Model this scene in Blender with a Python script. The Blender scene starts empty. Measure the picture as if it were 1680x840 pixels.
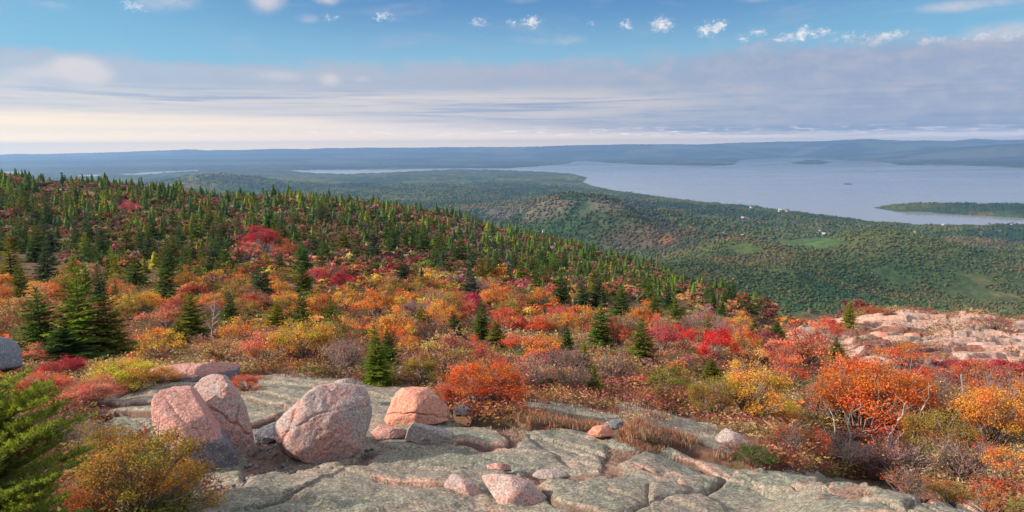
import bpy, bmesh, math, random
import numpy as np
from mathutils import Vector, Matrix, noise as mnoise

random.seed(11)
rng = np.random.default_rng(11)
scene = bpy.context.scene
COL = scene.collection

# ------------------------------------------------------------------ camera
F = 1318.0                      # focal length in photo pixels (photo 1680 wide)
ROLL = 11.0 / 1680.0
PITCH = math.atan((420 - 245) / F)
cam_d = bpy.data.cameras.new('camera')
cam_d.sensor_width = 36.0
cam_d.lens = F / 1680.0 * 36.0
cam_d.clip_start = 0.1
cam_d.clip_end = 80000.0
cam = bpy.data.objects.new('camera', cam_d)
COL.objects.link(cam)
CAM_M = Matrix.Rotation(math.pi / 2 - PITCH, 4, 'X') @ Matrix.Rotation(-ROLL, 4, 'Z')
cam.matrix_world = CAM_M
scene.camera = cam

# ------------------------------------------------------------------ world, sun, exposure
EXPO = 1.14
SUN_EL, SUN_AZ = 27.0, -100.0    # azimuth from the view direction, minus is left
scene.view_settings.view_transform = 'Standard'
scene.view_settings.look = 'None'
scene.view_settings.gamma = 1.0
scene.view_settings.exposure = EXPO
scene.view_settings.use_curve_mapping = False
cy = scene.cycles
cy.max_bounces = 6
cy.diffuse_bounces = 2
cy.glossy_bounces = 2
cy.transmission_bounces = 3
cy.transparent_max_bounces = 4
cy.volume_bounces = 0
cy.use_denoising = True
cy.caustics_reflective = False
cy.caustics_refractive = False


class NT:
    """small helper that writes shader node trees as expressions"""
    def __init__(self, tree):
        self.t = tree
        self.n = tree.nodes
        self.l = tree.links

    def node(self, kind, **kw):
        nd = self.n.new(kind)
        for k, v in kw.items():
            setattr(nd, k, v)
        return nd

    def put(self, sock, v):
        if isinstance(v, bpy.types.NodeSocket):
            self.l.new(v, sock)
        elif isinstance(v, (tuple, list)):
            if len(v) == 3 and len(sock.default_value) == 4:
                v = tuple(v) + (1.0,)
            sock.default_value = v
        else:
            sock.default_value = v

    def m(self, op, a, b=None, c=None, clamp=False):
        nd = self.node('ShaderNodeMath', operation=op, use_clamp=clamp)
        self.put(nd.inputs[0], a)
        if b is not None:
            self.put(nd.inputs[1], b)
        if c is not None:
            self.put(nd.inputs[2], c)
        return nd.outputs[0]

    def ss(self, x, lo, hi, a=0.0, b=1.0):
        nd = self.node('ShaderNodeMapRange', interpolation_type='SMOOTHSTEP')
        self.put(nd.inputs[0], x)
        self.put(nd.inputs[1], lo)
        self.put(nd.inputs[2], hi)
        self.put(nd.inputs[3], a)
        self.put(nd.inputs[4], b)
        return nd.outputs[0]

    def xyz(self, x, y, z=0.0):
        nd = self.node('ShaderNodeCombineXYZ')
        for i, v in enumerate((x, y, z)):
            self.put(nd.inputs[i], v)
        return nd.outputs[0]

    def noise(self, vec, scale=1.0, detail=4.0, rough=0.55, dist=0.0, col=False):
        nd = self.node('ShaderNodeTexNoise')
        self.put(nd.inputs['Vector'], vec)
        nd.inputs['Scale'].default_value = scale
        nd.inputs['Detail'].default_value = detail
        nd.inputs['Roughness'].default_value = rough
        nd.inputs['Distortion'].default_value = dist
        return nd.outputs[1 if col else 0]

    def mix(self, fac, a, b, mode='MIX'):
        nd = self.node('ShaderNodeMix', data_type='RGBA', blend_type=mode)
        self.put(nd.inputs[0], fac)
        self.put(nd.inputs[6], a)
        self.put(nd.inputs[7], b)
        return nd.outputs[2]

    def ramp(self, x, stops):
        nd = self.node('ShaderNodeValToRGB')
        cr = nd.color_ramp
        while len(cr.elements) < len(stops):
            cr.elements.new(0.5)
        for e, (p, c) in zip(cr.elements, stops):
            e.position = p
            e.color = tuple(c) + (1.0,) if len(c) == 3 else c
        self.put(nd.inputs[0], x)
        return nd.outputs[0]


def lin(r, g, b):
    f = lambda c: (c / 255 / 12.92) if c <= 10 else ((c / 255 + 0.055) / 1.055) ** 2.4
    return (f(r), f(g), f(b))


world = bpy.data.worlds.new('World')
scene.world = world
world.use_nodes = True
W = NT(world.node_tree)
W.n.clear()
sky = W.node('ShaderNodeTexSky', sky_type='NISHITA')
sky.sun_disc = False
sky.sun_elevation = math.radians(SUN_EL)
sky.sun_rotation = math.radians(SUN_AZ)
sky.altitude = 400
sky.dust_density = 1.0
SKY_K = 0.14
EM = 1.0 / (SKY_K * 2 ** EXPO)      # cloud colours are given as they should show


def E(r, g, b, k=1.0):
    return tuple(v * EM * k for v in lin(r, g, b))


gen = W.node('ShaderNodeTexCoord').outputs['Generated']
sp = W.node('ShaderNodeSeparateXYZ')
W.put(sp.inputs[0], gen)
el = W.m('MULTIPLY', W.m('ARCSINE', sp.outputs[2]), 180 / math.pi)
az = W.m('MULTIPLY', W.m('ARCTAN2', sp.outputs[0], sp.outputs[1]), 180 / math.pi)
# clear air: blue overhead of the cloud bank, paler towards it, giving way to the Nishita sky above
side = W.m('ABSOLUTE', W.m('ADD', az, -2.0))
blue = W.mix(W.ss(el, 5.2, 10.6), E(142, 194, 221), E(88, 143, 196))
blue = W.mix(W.m('MULTIPLY', W.ss(side, 8, 34), 0.6), blue, E(128, 194, 226))
base = W.mix(W.ss(el, 13, 34), blue, sky.outputs[0])
# thin veils high up
v1 = W.noise(W.xyz(W.m('MULTIPLY', az, 0.10), W.m('MULTIPLY', el, 0.55)), 1.0, 6, 0.6, 0.6)
veil = W.m('MULTIPLY', W.ss(v1, 0.50, 0.74), W.ss(el, 5, 8))
c = W.mix(W.m('MULTIPLY', veil, 0.55), base, E(176, 186, 212))


def gauss(cx, cyy, wx, wy):
    a = W.m('DIVIDE', W.m('SUBTRACT', az, cx), wx)
    b = W.m('DIVIDE', W.m('SUBTRACT', el, cyy), wy)
    return W.m('EXPONENT', W.m('MULTIPLY', W.m('ADD', W.m('MULTIPLY', a, a), W.m('MULTIPLY', b, b)), -1.0))


def px_az(px, py=45):
    return math.degrees(math.atan((px - 840) / F))


def px_el(px, py):
    hz = 245 - (px - 840) * ROLL
    return math.degrees(math.atan((hz - py) / F / math.sqrt(1 + ((px - 840) / F) ** 2))) * 1.0


# soft pinkish wisps near the top left
wn = W.noise(W.xyz(W.m('MULTIPLY', az, 0.35), W.m('MULTIPLY', el, 0.5)), 1.0, 6, 0.62, 0.4)
tot = None
for (px, py, wx, wy, k) in ((300, 8, 2.6, 1.1, .9), (455, 4, 1.6, 1.2, 1.2), (550, 5, 1.1, .7, 1.0), (520, 40, 1.0, .5, .7),
                            (120, 18, 1.2, .35, .8), (910, 72, 4.5, .6, .65), (860, 10, 3.0, .4, .6), (1560, 18, 3.6, .45, 1.0), (1640, 62, 3.5, 1.0, .9),
                            (1240, 8, 3, .4, .6)):
    g = W.m('MULTIPLY', gauss(px_az(px), px_el(px, py), wx, wy), k)
    tot = g if tot is None else W.m('ADD', tot, g)
c = W.mix(W.m('MULTIPLY', W.ss(W.m('MULTIPLY', tot, wn), 0.16, 0.62), 0.85), c, E(222, 214, 218))
# small white patches of high cloud in a row
pn = W.noise(W.xyz(W.m('MULTIPLY', az, 2.6), W.m('MULTIPLY', el, 3.6)), 1.0, 7, 0.72, 0.5)
tot = None
for (px, py, wx, wy, k) in ((640, 35, .9, .38, 1.0), (790, 44, .75, .36, 1.0), (875, 44, .6, .5, 1.25), (845, 46, .5, .3, .9), (970, 46, .4, .22, .85),
                            (1025, 48, .45, .42, 1.15), (1082, 47, .85, .55, 1.25), (1155, 56, .8, .5, 1.25), (1178, 48, .5, .35, .9), (1212, 69, .45, .3, 1.05),
                            (1236, 60, .55, .3, 1.0), (1300, 66, 1.0, .42, 1.1), (1270, 72, .5, .25, .9), (1385, 68, 1.3, .35, .9), (1420, 78, .6, .25, 1.0),
                            (1440, 68, .7, .3, 1.0), (1500, 76, .45, .35, 1.2), (1560, 80, 1.6, .35, .9), (1640, 72, 1.5, .4, .8), (240, 20, 1.0, .4, .85), (1340, 58, .7, .3, .9), (1460, 60, .8, .25, .85), (1530, 70, .7, .25, .9), (1595, 66, .9, .3, .85), (1610, 84, 1.2, .25, .8), (1310, 52, .5, .25, .8), (555, 38, .8, .35, .7)):
    g = W.m('MULTIPLY', gauss(px_az(px), px_el(px, py), wx, wy), k)
    tot = g if tot is None else W.m('ADD', tot, g)
pf = W.ss(W.m('ADD', W.m('MULTIPLY', tot, 0.62), W.m('MULTIPLY', W.m('SUBTRACT', pn, 0.5), 2.3)), 0.24, 1.05)
c = W.mix(W.m('MULTIPLY', pf, W.ss(tot, 0.05, 0.3)), c, E(252, 246, 244))
# the long grey bank
bn = W.noise(W.xyz(W.m('MULTIPLY', az, 0.085), W.m('MULTIPLY', el, 0.35), 3.0), 1.0, 6, 0.55, 0.2)
bn2 = W.noise(W.xyz(W.m('MULTIPLY', az, 0.45), W.m('MULTIPLY', el, 0.9), 7.0), 1.0, 6, 0.6, 0.3)
edge = W.m('ADD', W.m('ADD', el, W.m('MULTIPLY', W.m('SUBTRACT', bn, 0.5), -3.4)), W.m('MULTIPLY', W.m('SUBTRACT', bn2, 0.5), -1.6))
edge = W.m('ADD', edge, W.ss(az, 4, 30, 0.0, -0.7))
bank = W.ss(edge, 6.5, 5.3)
grey = W.mix(W.ss(az, -26, 26), E(190, 196, 209), E(158, 171, 197))
grey = W.mix(W.ss(bn2, 0.35, 0.75), grey, E(187, 188, 203))
c = W.mix(W.m('MULTIPLY', bank, W.ss(az, -34, -4, 0.82, 0.97)), c, grey)
# sunlit tops of two piles on the left
tot = None
for (px, py, wx, wy, k) in ((138, 114, 1.5, .75, 1.0), (165, 128, 1.6, .8, .8), (60, 122, 1.6, .5, .55), (470, 128, 2.4, .5, .6), (550, 134, .8, .5, .8), (600, 133, .8, .3, .6), (20, 140, 2, .6, .5)):
    g = W.m('MULTIPLY', gauss(px_az(px), px_el(px, py), wx, wy), k)
    tot = g if tot is None else W.m('ADD', tot, g)
c = W.mix(W.m('MULTIPLY', W.ss(W.m('MULTIPLY', tot, W.m('ADD', bn2, 0.35)), 0.12, 0.85), 0.8), c, E(232, 222, 220))
# streaks of cream light and slate shade through the bank
sn = W.noise(W.xyz(W.m('MULTIPLY', az, 0.06), W.m('MULTIPLY', el, 1.9)), 1.0, 8, 0.68, 0.9)
sn2 = W.noise(W.xyz(W.m('MULTIPLY', az, 0.13), W.m('MULTIPLY', el, 4.2), 5.0), 1.0, 6, 0.66, 0.8)
leftw = W.ss(az, -2, 24, 1.0, 0.12)
band = W.m('MULTIPLY', W.ss(el, 0.9, 1.8), W.ss(el, 4.6, 3.4))
st = W.ss(W.m('ADD', W.m('MULTIPLY', sn, 0.65), W.m('MULTIPLY', sn2, 0.35)), 0.36, 0.60)
c = W.mix(W.m('MULTIPLY', W.m('MULTIPLY', st, band), W.m('MULTIPLY', leftw, 0.95)), c, E(240, 226, 216))
dk = W.ss(W.m('ADD', W.m('MULTIPLY', sn, 0.5), W.m('MULTIPLY', sn2, 0.5)), 0.48, 0.36)
c = W.mix(W.m('MULTIPLY', W.m('MULTIPLY', dk, band), 0.55), c, E(150, 162, 190))
# the bright gap above the far hills
gapn = W.m('ADD', el, W.m('MULTIPLY', W.m('SUBTRACT', sn2, 0.5), 1.2))
gap = W.ss(gapn, W.ss(az, -30, 20, 3.2, 1.3), W.ss(az, -30, 20, 1.7, 0.6))
warm = W.mix(W.ss(az, -32, 2), E(255, 226, 182, 1.55), E(246, 222, 200, 1.6))
warm = W.mix(W.ss(az, 2, 30), warm, E(210, 202, 212, 2.1))
low = W.ss(el, 1.5, 0.05)
warm = W.mix(W.m('MULTIPLY', low, W.ss(az, -30, 26, 1.0, 0.5)), warm, W.mix(1.0, warm, (2.9, 2.4, 1.35), 'MULTIPLY'))
c = W.mix(W.m('MULTIPLY', gap, 0.96), c, warm)
# little lit cumulus rows low in the gap
cn = W.noise(W.xyz(W.m('MULTIPLY', az, 0.75), W.m('MULTIPLY', el, 4.5), 9.0), 1.0, 5, 0.6, 0.2)
row = W.m('MULTIPLY', W.ss(cn, 0.52, 0.66), gauss(2.0, 1.05, 30.0, 0.34))
c = W.mix(W.m('MULTIPLY', row, 0.8), c, E(255, 234, 220, 2.2))
fill_cloud = W.noise(gen, 2.2, 4, 0.6)  # unseen overhead cloud, added to brighten and warm the fill light
dome = W.mix(W.ss(fill_cloud, 0.3, 0.6, 0.35, 0.9), sky.outputs[0], E(226, 218, 216, 1.25))
c = W.mix(W.ss(el, 13, 34), c, dome)
bg = W.node('ShaderNodeBackground')
W.put(bg.inputs[0], c)
bg.inputs[1].default_value = SKY_K
wo = W.node('ShaderNodeOutputWorld')
W.l.new(bg.outputs[0], wo.inputs[0])

sun_d = bpy.data.lights.new('sun', 'SUN')
sun_d.energy = 3.5
sun_d.angle = math.radians(2.5)
sun_d.color = (1.0, 0.83, 0.66)
sun = bpy.data.objects.new('sun', sun_d)
COL.objects.link(sun)
sdir = Vector((math.sin(math.radians(SUN_AZ)) * math.cos(math.radians(SUN_EL)),
               math.cos(math.radians(SUN_AZ)) * math.cos(math.radians(SUN_EL)), math.sin(math.radians(SUN_EL))))
sun.rotation_euler = sdir.to_track_quat('Z', 'Y').to_euler()

# ------------------------------------------------------------------ geometry of looking
CR = np.array(CAM_M.to_3x3())


def rays(px, py):
    px = np.asarray(px, float)
    py = np.asarray(py, float)
    c_ = np.stack([(px - 840) / F, -(py - 420) / F, -np.ones_like(px)], -1)
    return c_ @ CR.T


def uv(px, py):
    d = rays(px, py)
    return d[..., 0] / d[..., 1], -d[..., 2] / d[..., 1]


def project(x, y, z):
    p = np.stack([x, y, z], -1) @ CR
    return 840 + F * p[..., 0] / -p[..., 2], 420 - F * p[..., 1] / -p[..., 2]


def _hash(ix, iy, iz, seed):
    h = (ix.astype(np.int64) * 374761393 + iy.astype(np.int64) * 668265263 + iz.astype(np.int64) * 2147483647 + seed * 974634937) & 0xFFFFFFFF
    h = ((h ^ (h >> 13)) * 1274126177) & 0xFFFFFFFF
    h = ((h ^ (h >> 16)) * 2246822519) & 0xFFFFFFFF
    return ((h ^ (h >> 15)) & 0xFFFF) / 65535.0


def vnoise(x, y, z=None, seed=0):
    x = np.asarray(x, float)
    y = np.asarray(y, float)
    z = np.zeros_like(x) if z is None else np.asarray(z, float)
    ix, iy, iz = np.floor(x), np.floor(y), np.floor(z)
    fx, fy, fz = x - ix, y - iy, z - iz
    fx, fy, fz = [f * f * (3 - 2 * f) for f in (fx, fy, fz)]
    out = 0
    for a in (0, 1):
        for b in (0, 1):
            for cc in (0, 1):
                w = (fx if a else 1 - fx) * (fy if b else 1 - fy) * (fz if cc else 1 - fz)
                out = out + w * _hash(ix + a, iy + b, iz + cc, seed)
    return out


def fbm(x, y, z=None, oct=4, seed=0, gain=0.5):
    s, a, t = 0, 1.0, 0
    x = np.asarray(x, float)
    y = np.asarray(y, float)
    z = np.zeros_like(x) if z is None else np.asarray(z, float)
    for i in range(oct):
        s = s + a * vnoise(x * 2 ** i, y * 2 ** i, z * 2 ** i, seed + i * 17)
        t += a
        a *= gain
    return s / t


def sstep(x, lo, hi):
    t = np.clip((x - lo) / (hi - lo), 0, 1)
    return t * t * (3 - 2 * t)


def poly_sd(px, py, poly):
    """signed distance, positive inside"""
    px = np.asarray(px, float)
    py = np.asarray(py, float)
    P = np.asarray(poly, float)
    inside = np.zeros(px.shape, bool)
    best = np.full(px.shape, 1e18)
    n = len(P)
    for i in range(n):
        ax, ay = P[i]
        bx, by = P[(i + 1) % n]
        cross = (ay > py) != (by > py)
        with np.errstate(divide='ignore', invalid='ignore'):
            xx = (bx - ax) * (py - ay) / (by - ay + 1e-12) + ax
        inside ^= cross & (px < xx)
        dx, dy = bx - ax, by - ay
        t = np.clip(((px - ax) * dx + (py - ay) * dy) / (dx * dx + dy * dy + 1e-12), 0, 1)
        best = np.minimum(best, (px - ax - t * dx) ** 2 + (py - ay - t * dy) ** 2)
    d = np.sqrt(best)
    return np.where(inside, d, -d)


def line_d(x, y, pts):
    """distance to a polyline and the signed side (positive left of its direction)"""
    best = np.full(x.shape, 1e18)
    side = np.zeros(x.shape)
    for (ax, ay), (bx, by) in zip(pts[:-1], pts[1:]):
        dx, dy = bx - ax, by - ay
        t = np.clip(((x - ax) * dx + (y - ay) * dy) / (dx * dx + dy * dy + 1e-12), 0, 1)
        d = (x - ax - t * dx) ** 2 + (y - ay - t * dy) ** 2
        k = d < best
        side = np.where(k, np.sign(dx * (y - ay) - dy * (x - ax)), side)
        best = np.where(k, d, best)
    return np.sqrt(best), side


# ------------------------------------------------------------------ terrain of the summit slope (thin plate spline)
CP = []


def cp(px, py, D):
    u, v = uv(px, py)
    CP.append((float(u), math.log(D), float(v)))


def cpz(px, z, D):
    u, _ = uv(px, 420)
    CP.append((float(u), math.log(D), -z / D))


for px in (-250, 300, 840, 1350, 1900):
    cpz(px, -1.75, 1.5)
    cpz(px, -2.35, 3.2)
for px, D in ((-250, 8.3), (100, 8.2), (450, 8.0), (840, 8.0), (1250, 8.2), (1600, 8.6), (1900, 9)):
    cp(px, 845, D)
for px in (250, 450, 650, 850, 1050):
    cp(px, 755, 10.6)
    cp(px, 690, 13.2)
for px, py, D in ((1150, 755, 11.2), (1250, 768, 10.9), (1400, 790, 10.3), (1550, 815, 9.6),
                  (-200, 700, 12.5), (60, 700, 12.5), (150, 650, 15.8), (300, 622, 18), (470, 611, 19.3), (650, 632, 17.5), (800, 650, 16.5), (900, 668, 15.3),
                  (1000, 690, 14.3), (1100, 700, 14.4), (1220, 722, 14.0), (1290, 738, 13.5),
                  (1430, 722, 21), (1340, 700, 21), (1560, 745, 18.5), (1680, 765, 16.5), (1900, 770, 16.5),
                  (-200, 610, 21), (0, 610, 21), (200, 596, 23), (420, 596, 23.5), (650, 606, 22.5), (850, 632, 20.5), (1000, 648, 20), (1150, 668, 19.5), (1300, 672, 22.5),
                  (-200, 560, 32), (100, 560, 32), (400, 560, 32), (700, 560, 31), (950, 575, 31), (1150, 590, 31), (1300, 600, 34), (1450, 640, 29), (1600, 650, 27), (1750, 655, 27),
                  (-200, 515, 45), (200, 515, 45), (600, 515, 46), (900, 528, 47), (1100, 538, 50), (1220, 548, 54),
                  (-200, 470, 65), (200, 470, 65), (600, 475, 68), (900, 490, 75), (1050, 502, 85), (1180, 520, 92),
                  (-200, 430, 92), (200, 430, 92), (500, 430, 95), (800, 445, 108), (950, 462, 128), (1080, 485, 140),
                  (-200, 385, 130), (100, 390, 130), (400, 390, 135), (650, 400, 148), (850, 422, 172), (980, 446, 185),
                  (-200, 335, 190), (100, 345, 185), (350, 355, 188), (600, 368, 195), (780, 390, 208), (900, 414, 218), (1010, 440, 222),
                  (-250, 288, 262), (0, 292, 262), (150, 305, 255), (300, 319, 250), (450, 327, 246), (600, 337, 242), (750, 364, 240), (900, 403, 240), (1000, 433, 234), (1100, 468, 205), (1200, 504, 150), (1270, 530, 100),
                  (1290, 552, 62), (1400, 522, 66), (1500, 516, 64), (1600, 522, 62), (1680, 530, 60), (1850, 535, 60),
                  (1400, 552, 50), (1520, 548, 50), (1650, 558, 48), (1800, 560, 48), (1430, 592, 38), (1550, 600, 37), (1680, 596, 38), (1800, 600, 38)):
    cp(px, py, D)
cpz(1430, -7.2, 14.5)
cpz(1600, -7.0, 13.5)
for px, D, z in ((1290, 85, -26), (1400, 85, -25), (1500, 83, -23), (1600, 81, -22), (1680, 80, -21), (1850, 80, -21), (1350, 180, -70), (1550, 180, -75), (1850, 180, -75)):
    cpz(px, z, D)
for px, D0, z0 in ((-250, 262, -9), (0, 262, -9.5), (300, 250, -14.5), (600, 242, -17), (750, 240, -21.5), (900, 240, -29), (1000, 234, -33.5), (1100, 205, -35), (1200, 150, -30)):
    cpz(px, z0 - 6, D0 * 1.25)
    cpz(px, z0 - 45, D0 * 1.8)
for px in (-250, 200, 600, 1000, 1350, 1600, 1850):
    cpz(px, -205, 760)
    cpz(px, -225, 1000)
CP = np.array(CP)
KU = 5.0


def _phi(r2):
    return np.where(r2 > 1e-12, 0.5 * r2 * np.log(r2 + 1e-30), 0.0)


def _tps_fit():
    n = len(CP)
    X = np.stack([CP[:, 0] * KU, CP[:, 1]], -1)
    r2 = ((X[:, None] - X[None]) ** 2).sum(-1)
    K = _phi(r2) + np.eye(n) * 2e-4
    Pm = np.concatenate([np.ones((n, 1)), X], 1)
    A = np.zeros((n + 3, n + 3))
    A[:n, :n] = K
    A[:n, n:] = Pm
    A[n:, :n] = Pm.T
    b = np.concatenate([CP[:, 2], np.zeros(3)])
    return X, np.linalg.solve(A, b)


TX, TW = _tps_fit()


def vA(u, s):
    u = np.asarray(u, float) * KU
    s = np.asarray(s, float)
    out = TW[-3] + TW[-2] * u + TW[-1] * s
    for (a, b), w in zip(TX, TW[:-3]):
        out = out + w * _phi((u - a) ** 2 + (s - b) ** 2)
    return out


def zA(x, y):
    x = np.asarray(x, float)
    y = np.asarray(y, float)
    z = -vA(x / y, np.log(y)) * y
    k = sstep(y, 18, 60)
    return z + k * ((fbm(x / 14, y / 14, oct=3, seed=5) - .5) * 1.3) + (fbm(x / 2.2, y / 2.2, oct=3, seed=8) - .5) * 0.16


S_M = np.linspace(math.log(4.0), math.log(330), 300)
U_M = np.linspace(-1.0, 1.0, 321)
V_M = vA(U_M[:, None] + 0 * S_M[None], S_M[None] + 0 * U_M[:, None])
V_MIN = np.minimum.accumulate(V_M, 1)


def _col(u):
    k = np.clip((np.asarray(u, float) + 1.0) / 2.0 * 320, 0, 319.999)
    i = k.astype(int)
    return i, k - i


def hitv(px, py):
    """where lines of sight through photo pixels first meet the slope"""
    u, v = uv(px, py)
    i, f = _col(u)
    vv = V_M[i] * (1 - f)[:, None] + V_M[i + 1] * f[:, None]
    ok = vv <= v[:, None]
    k = np.clip(np.where(ok.any(1), ok.argmax(1), len(S_M) - 1), 1, None)
    r = np.arange(len(k))
    a_, b_ = vv[r, k - 1] - v, vv[r, k] - v
    t = np.clip(a_ / (a_ - b_ + 1e-12), 0, 1)
    y = np.exp(S_M[k - 1] + (S_M[k] - S_M[k - 1]) * t)
    return u * y, y, ok.any(1)


def hit(px, py):
    x, y, ok = hitv(np.array([float(px)]), np.array([float(py)]))
    return float(x[0]), float(y[0])


def seen(x, y, h):
    """true where something h tall standing on the slope shows over the nearer ground"""
    i, f = _col(x / y)
    j = np.clip((np.log(y) - S_M[0]) / (S_M[1] - S_M[0]), 0, len(S_M) - 1).astype(int)
    vm = np.minimum(V_MIN[i, j], V_MIN[i + 1, j])
    return vA(x / y, np.log(y)) - h / y < vm + 0.002


# ------------------------------------------------------------------ object helpers
def np_mesh(name, verts, faces, mats, attr=None, smooth=False, vattr=None, mat_index=None):
    me = bpy.data.meshes.new(name)
    verts = np.asarray(verts, np.float32)
    me.vertices.add(len(verts))
    me.vertices.foreach_set('co', verts.ravel())
    if not isinstance(faces, (list, tuple)):
        faces = [faces]
    faces = [np.asarray(f, np.int32) for f in faces if len(f)]
    li = np.concatenate([f.ravel() for f in faces])
    tot = np.concatenate([np.full(len(f), f.shape[1], np.int32) for f in faces])
    st_ = np.concatenate([[0], np.cumsum(tot)[:-1]]).astype(np.int32)
    me.loops.add(len(li))
    me.loops.foreach_set('vertex_index', li)
    me.polygons.add(len(tot))
    me.polygons.foreach_set('loop_start', st_)
    if smooth:
        me.polygons.foreach_set('use_smooth', np.ones(len(tot), bool))
    if mat_index is not None:
        me.polygons.foreach_set('material_index', np.asarray(mat_index, np.int32))
    me.update(calc_edges=True)
    for nm, arr, dom in ([(k, v, 'FACE') for k, v in (attr or {}).items()] + [(k, v, 'POINT') for k, v in (vattr or {}).items()]):
        arr = np.asarray(arr, np.float32)
        if arr.ndim == 1:
            a = me.attributes.new(nm, 'FLOAT', dom)
            a.data.foreach_set('value', arr)
        else:
            a = me.attributes.new(nm, 'FLOAT_COLOR', dom)
            if arr.shape[1] == 3:
                arr = np.concatenate([arr, np.ones((len(arr), 1), np.float32)], 1)
            a.data.foreach_set('color', arr.ravel())
    for m_ in (mats if isinstance(mats, (list, tuple)) else [mats]):
        me.materials.append(m_)
    return me


def link(name, me, parent=None):
    o = bpy.data.objects.new(name, me)
    COL.objects.link(o)
    if parent is not None:
        o.parent = parent
    return o


def tag(o, label, cat, group=None, kind=None):
    if label:
        o['label'] = label
    if cat:
        o['category'] = cat
    if group:
        o['group'] = group
    if kind:
        o['kind'] = kind
    return o


def grid_faces(nr, nc):
    i = np.arange(nr * nc).reshape(nr, nc)
    return np.stack([i[:-1, :-1], i[:-1, 1:], i[1:, 1:], i[1:, :-1]], -1).reshape(-1, 4)


def keep_faces(verts, faces, keep, *arrs):
    f = faces[keep]
    used = np.unique(f)
    mp = np.full(len(verts), -1, np.int64)
    mp[used] = np.arange(len(used))
    return (verts[used], mp[f]) + tuple(a[used] for a in arrs)


# ------------------------------------------------------------------ materials
def material(name):
    m_ = bpy.data.materials.new(name)
    m_.use_nodes = True
    t = NT(m_.node_tree)
    t.n.clear()
    out = t.node('ShaderNodeOutputMaterial')
    return m_, t, out


def principled(t, out, color, rough=0.9, spec=0.2, bump=None, bstr=0.5, bdist=0.02):
    p = t.node('ShaderNodeBsdfPrincipled')
    t.put(p.inputs['Base Color'], color)
    t.put(p.inputs['Roughness'], rough)
    t.put(p.inputs['Specular IOR Level'], spec)
    if bump is not None:
        b = t.node('ShaderNodeBump')
        b.inputs['Strength'].default_value = bstr
        b.inputs['Distance'].default_value = bdist
        t.put(b.inputs['Height'], bump)
        t.l.new(b.outputs[0], p.inputs['Normal'])
    t.l.new(p.outputs[0], out.inputs[0])
    return p


def leaf_material(name, use_obj, trans=0.35, gain=1.0):
    m_, t, out = material(name)
    a = t.node('ShaderNodeAttribute', attribute_name='tint')
    col = a.outputs['Color']
    if use_obj:
        oi = t.node('ShaderNodeObjectInfo')
        col = t.mix(1.0, oi.outputs['Color'], col, 'MULTIPLY')
    d = t.node('ShaderNodeBsdfDiffuse')
    tr = t.node('ShaderNodeBsdfTranslucent')
    t.put(d.inputs[0], col)
    t.put(tr.inputs[0], col)
    mx = t.node('ShaderNodeMixShader')
    mx.inputs[0].default_value = trans
    t.l.new(d.outputs[0], mx.inputs[1])
    t.l.new(tr.outputs[0], mx.inputs[2])
    t.l.new(mx.outputs[0], out.inputs[0])
    return m_


M_LEAF = leaf_material('autumn_leaves', True, 0.38)
M_NEEDLE = leaf_material('conifer_needles', True, 0.42)
M_MASS = leaf_material('massed_foliage', False, 0.30)


def bark(name, c1, c2, scale=9.0):
    m_, t, out = material(name)
    tc = t.node('ShaderNodeTexCoord').outputs['Object']
    n = t.noise(tc, scale, 5, 0.6)
    principled(t, out, t.mix(t.ss(n, 0.35, 0.65), c1, c2), 0.9, 0.1)
    return m_


M_TWIG = bark('grey_twigs', (0.19, 0.14, 0.125), (0.34, 0.265, 0.24))
M_BARK = bark('spruce_bark', (0.10, 0.075, 0.055), (0.2, 0.16, 0.13))
M_BIRCH = bark('pale_birch_bark', (0.32, 0.25, 0.21), (0.62, 0.54, 0.48), 5.0)
M_DEAD = bark('weathered_wood', (0.22, 0.21, 0.21), (0.42, 0.39, 0.37))


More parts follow.
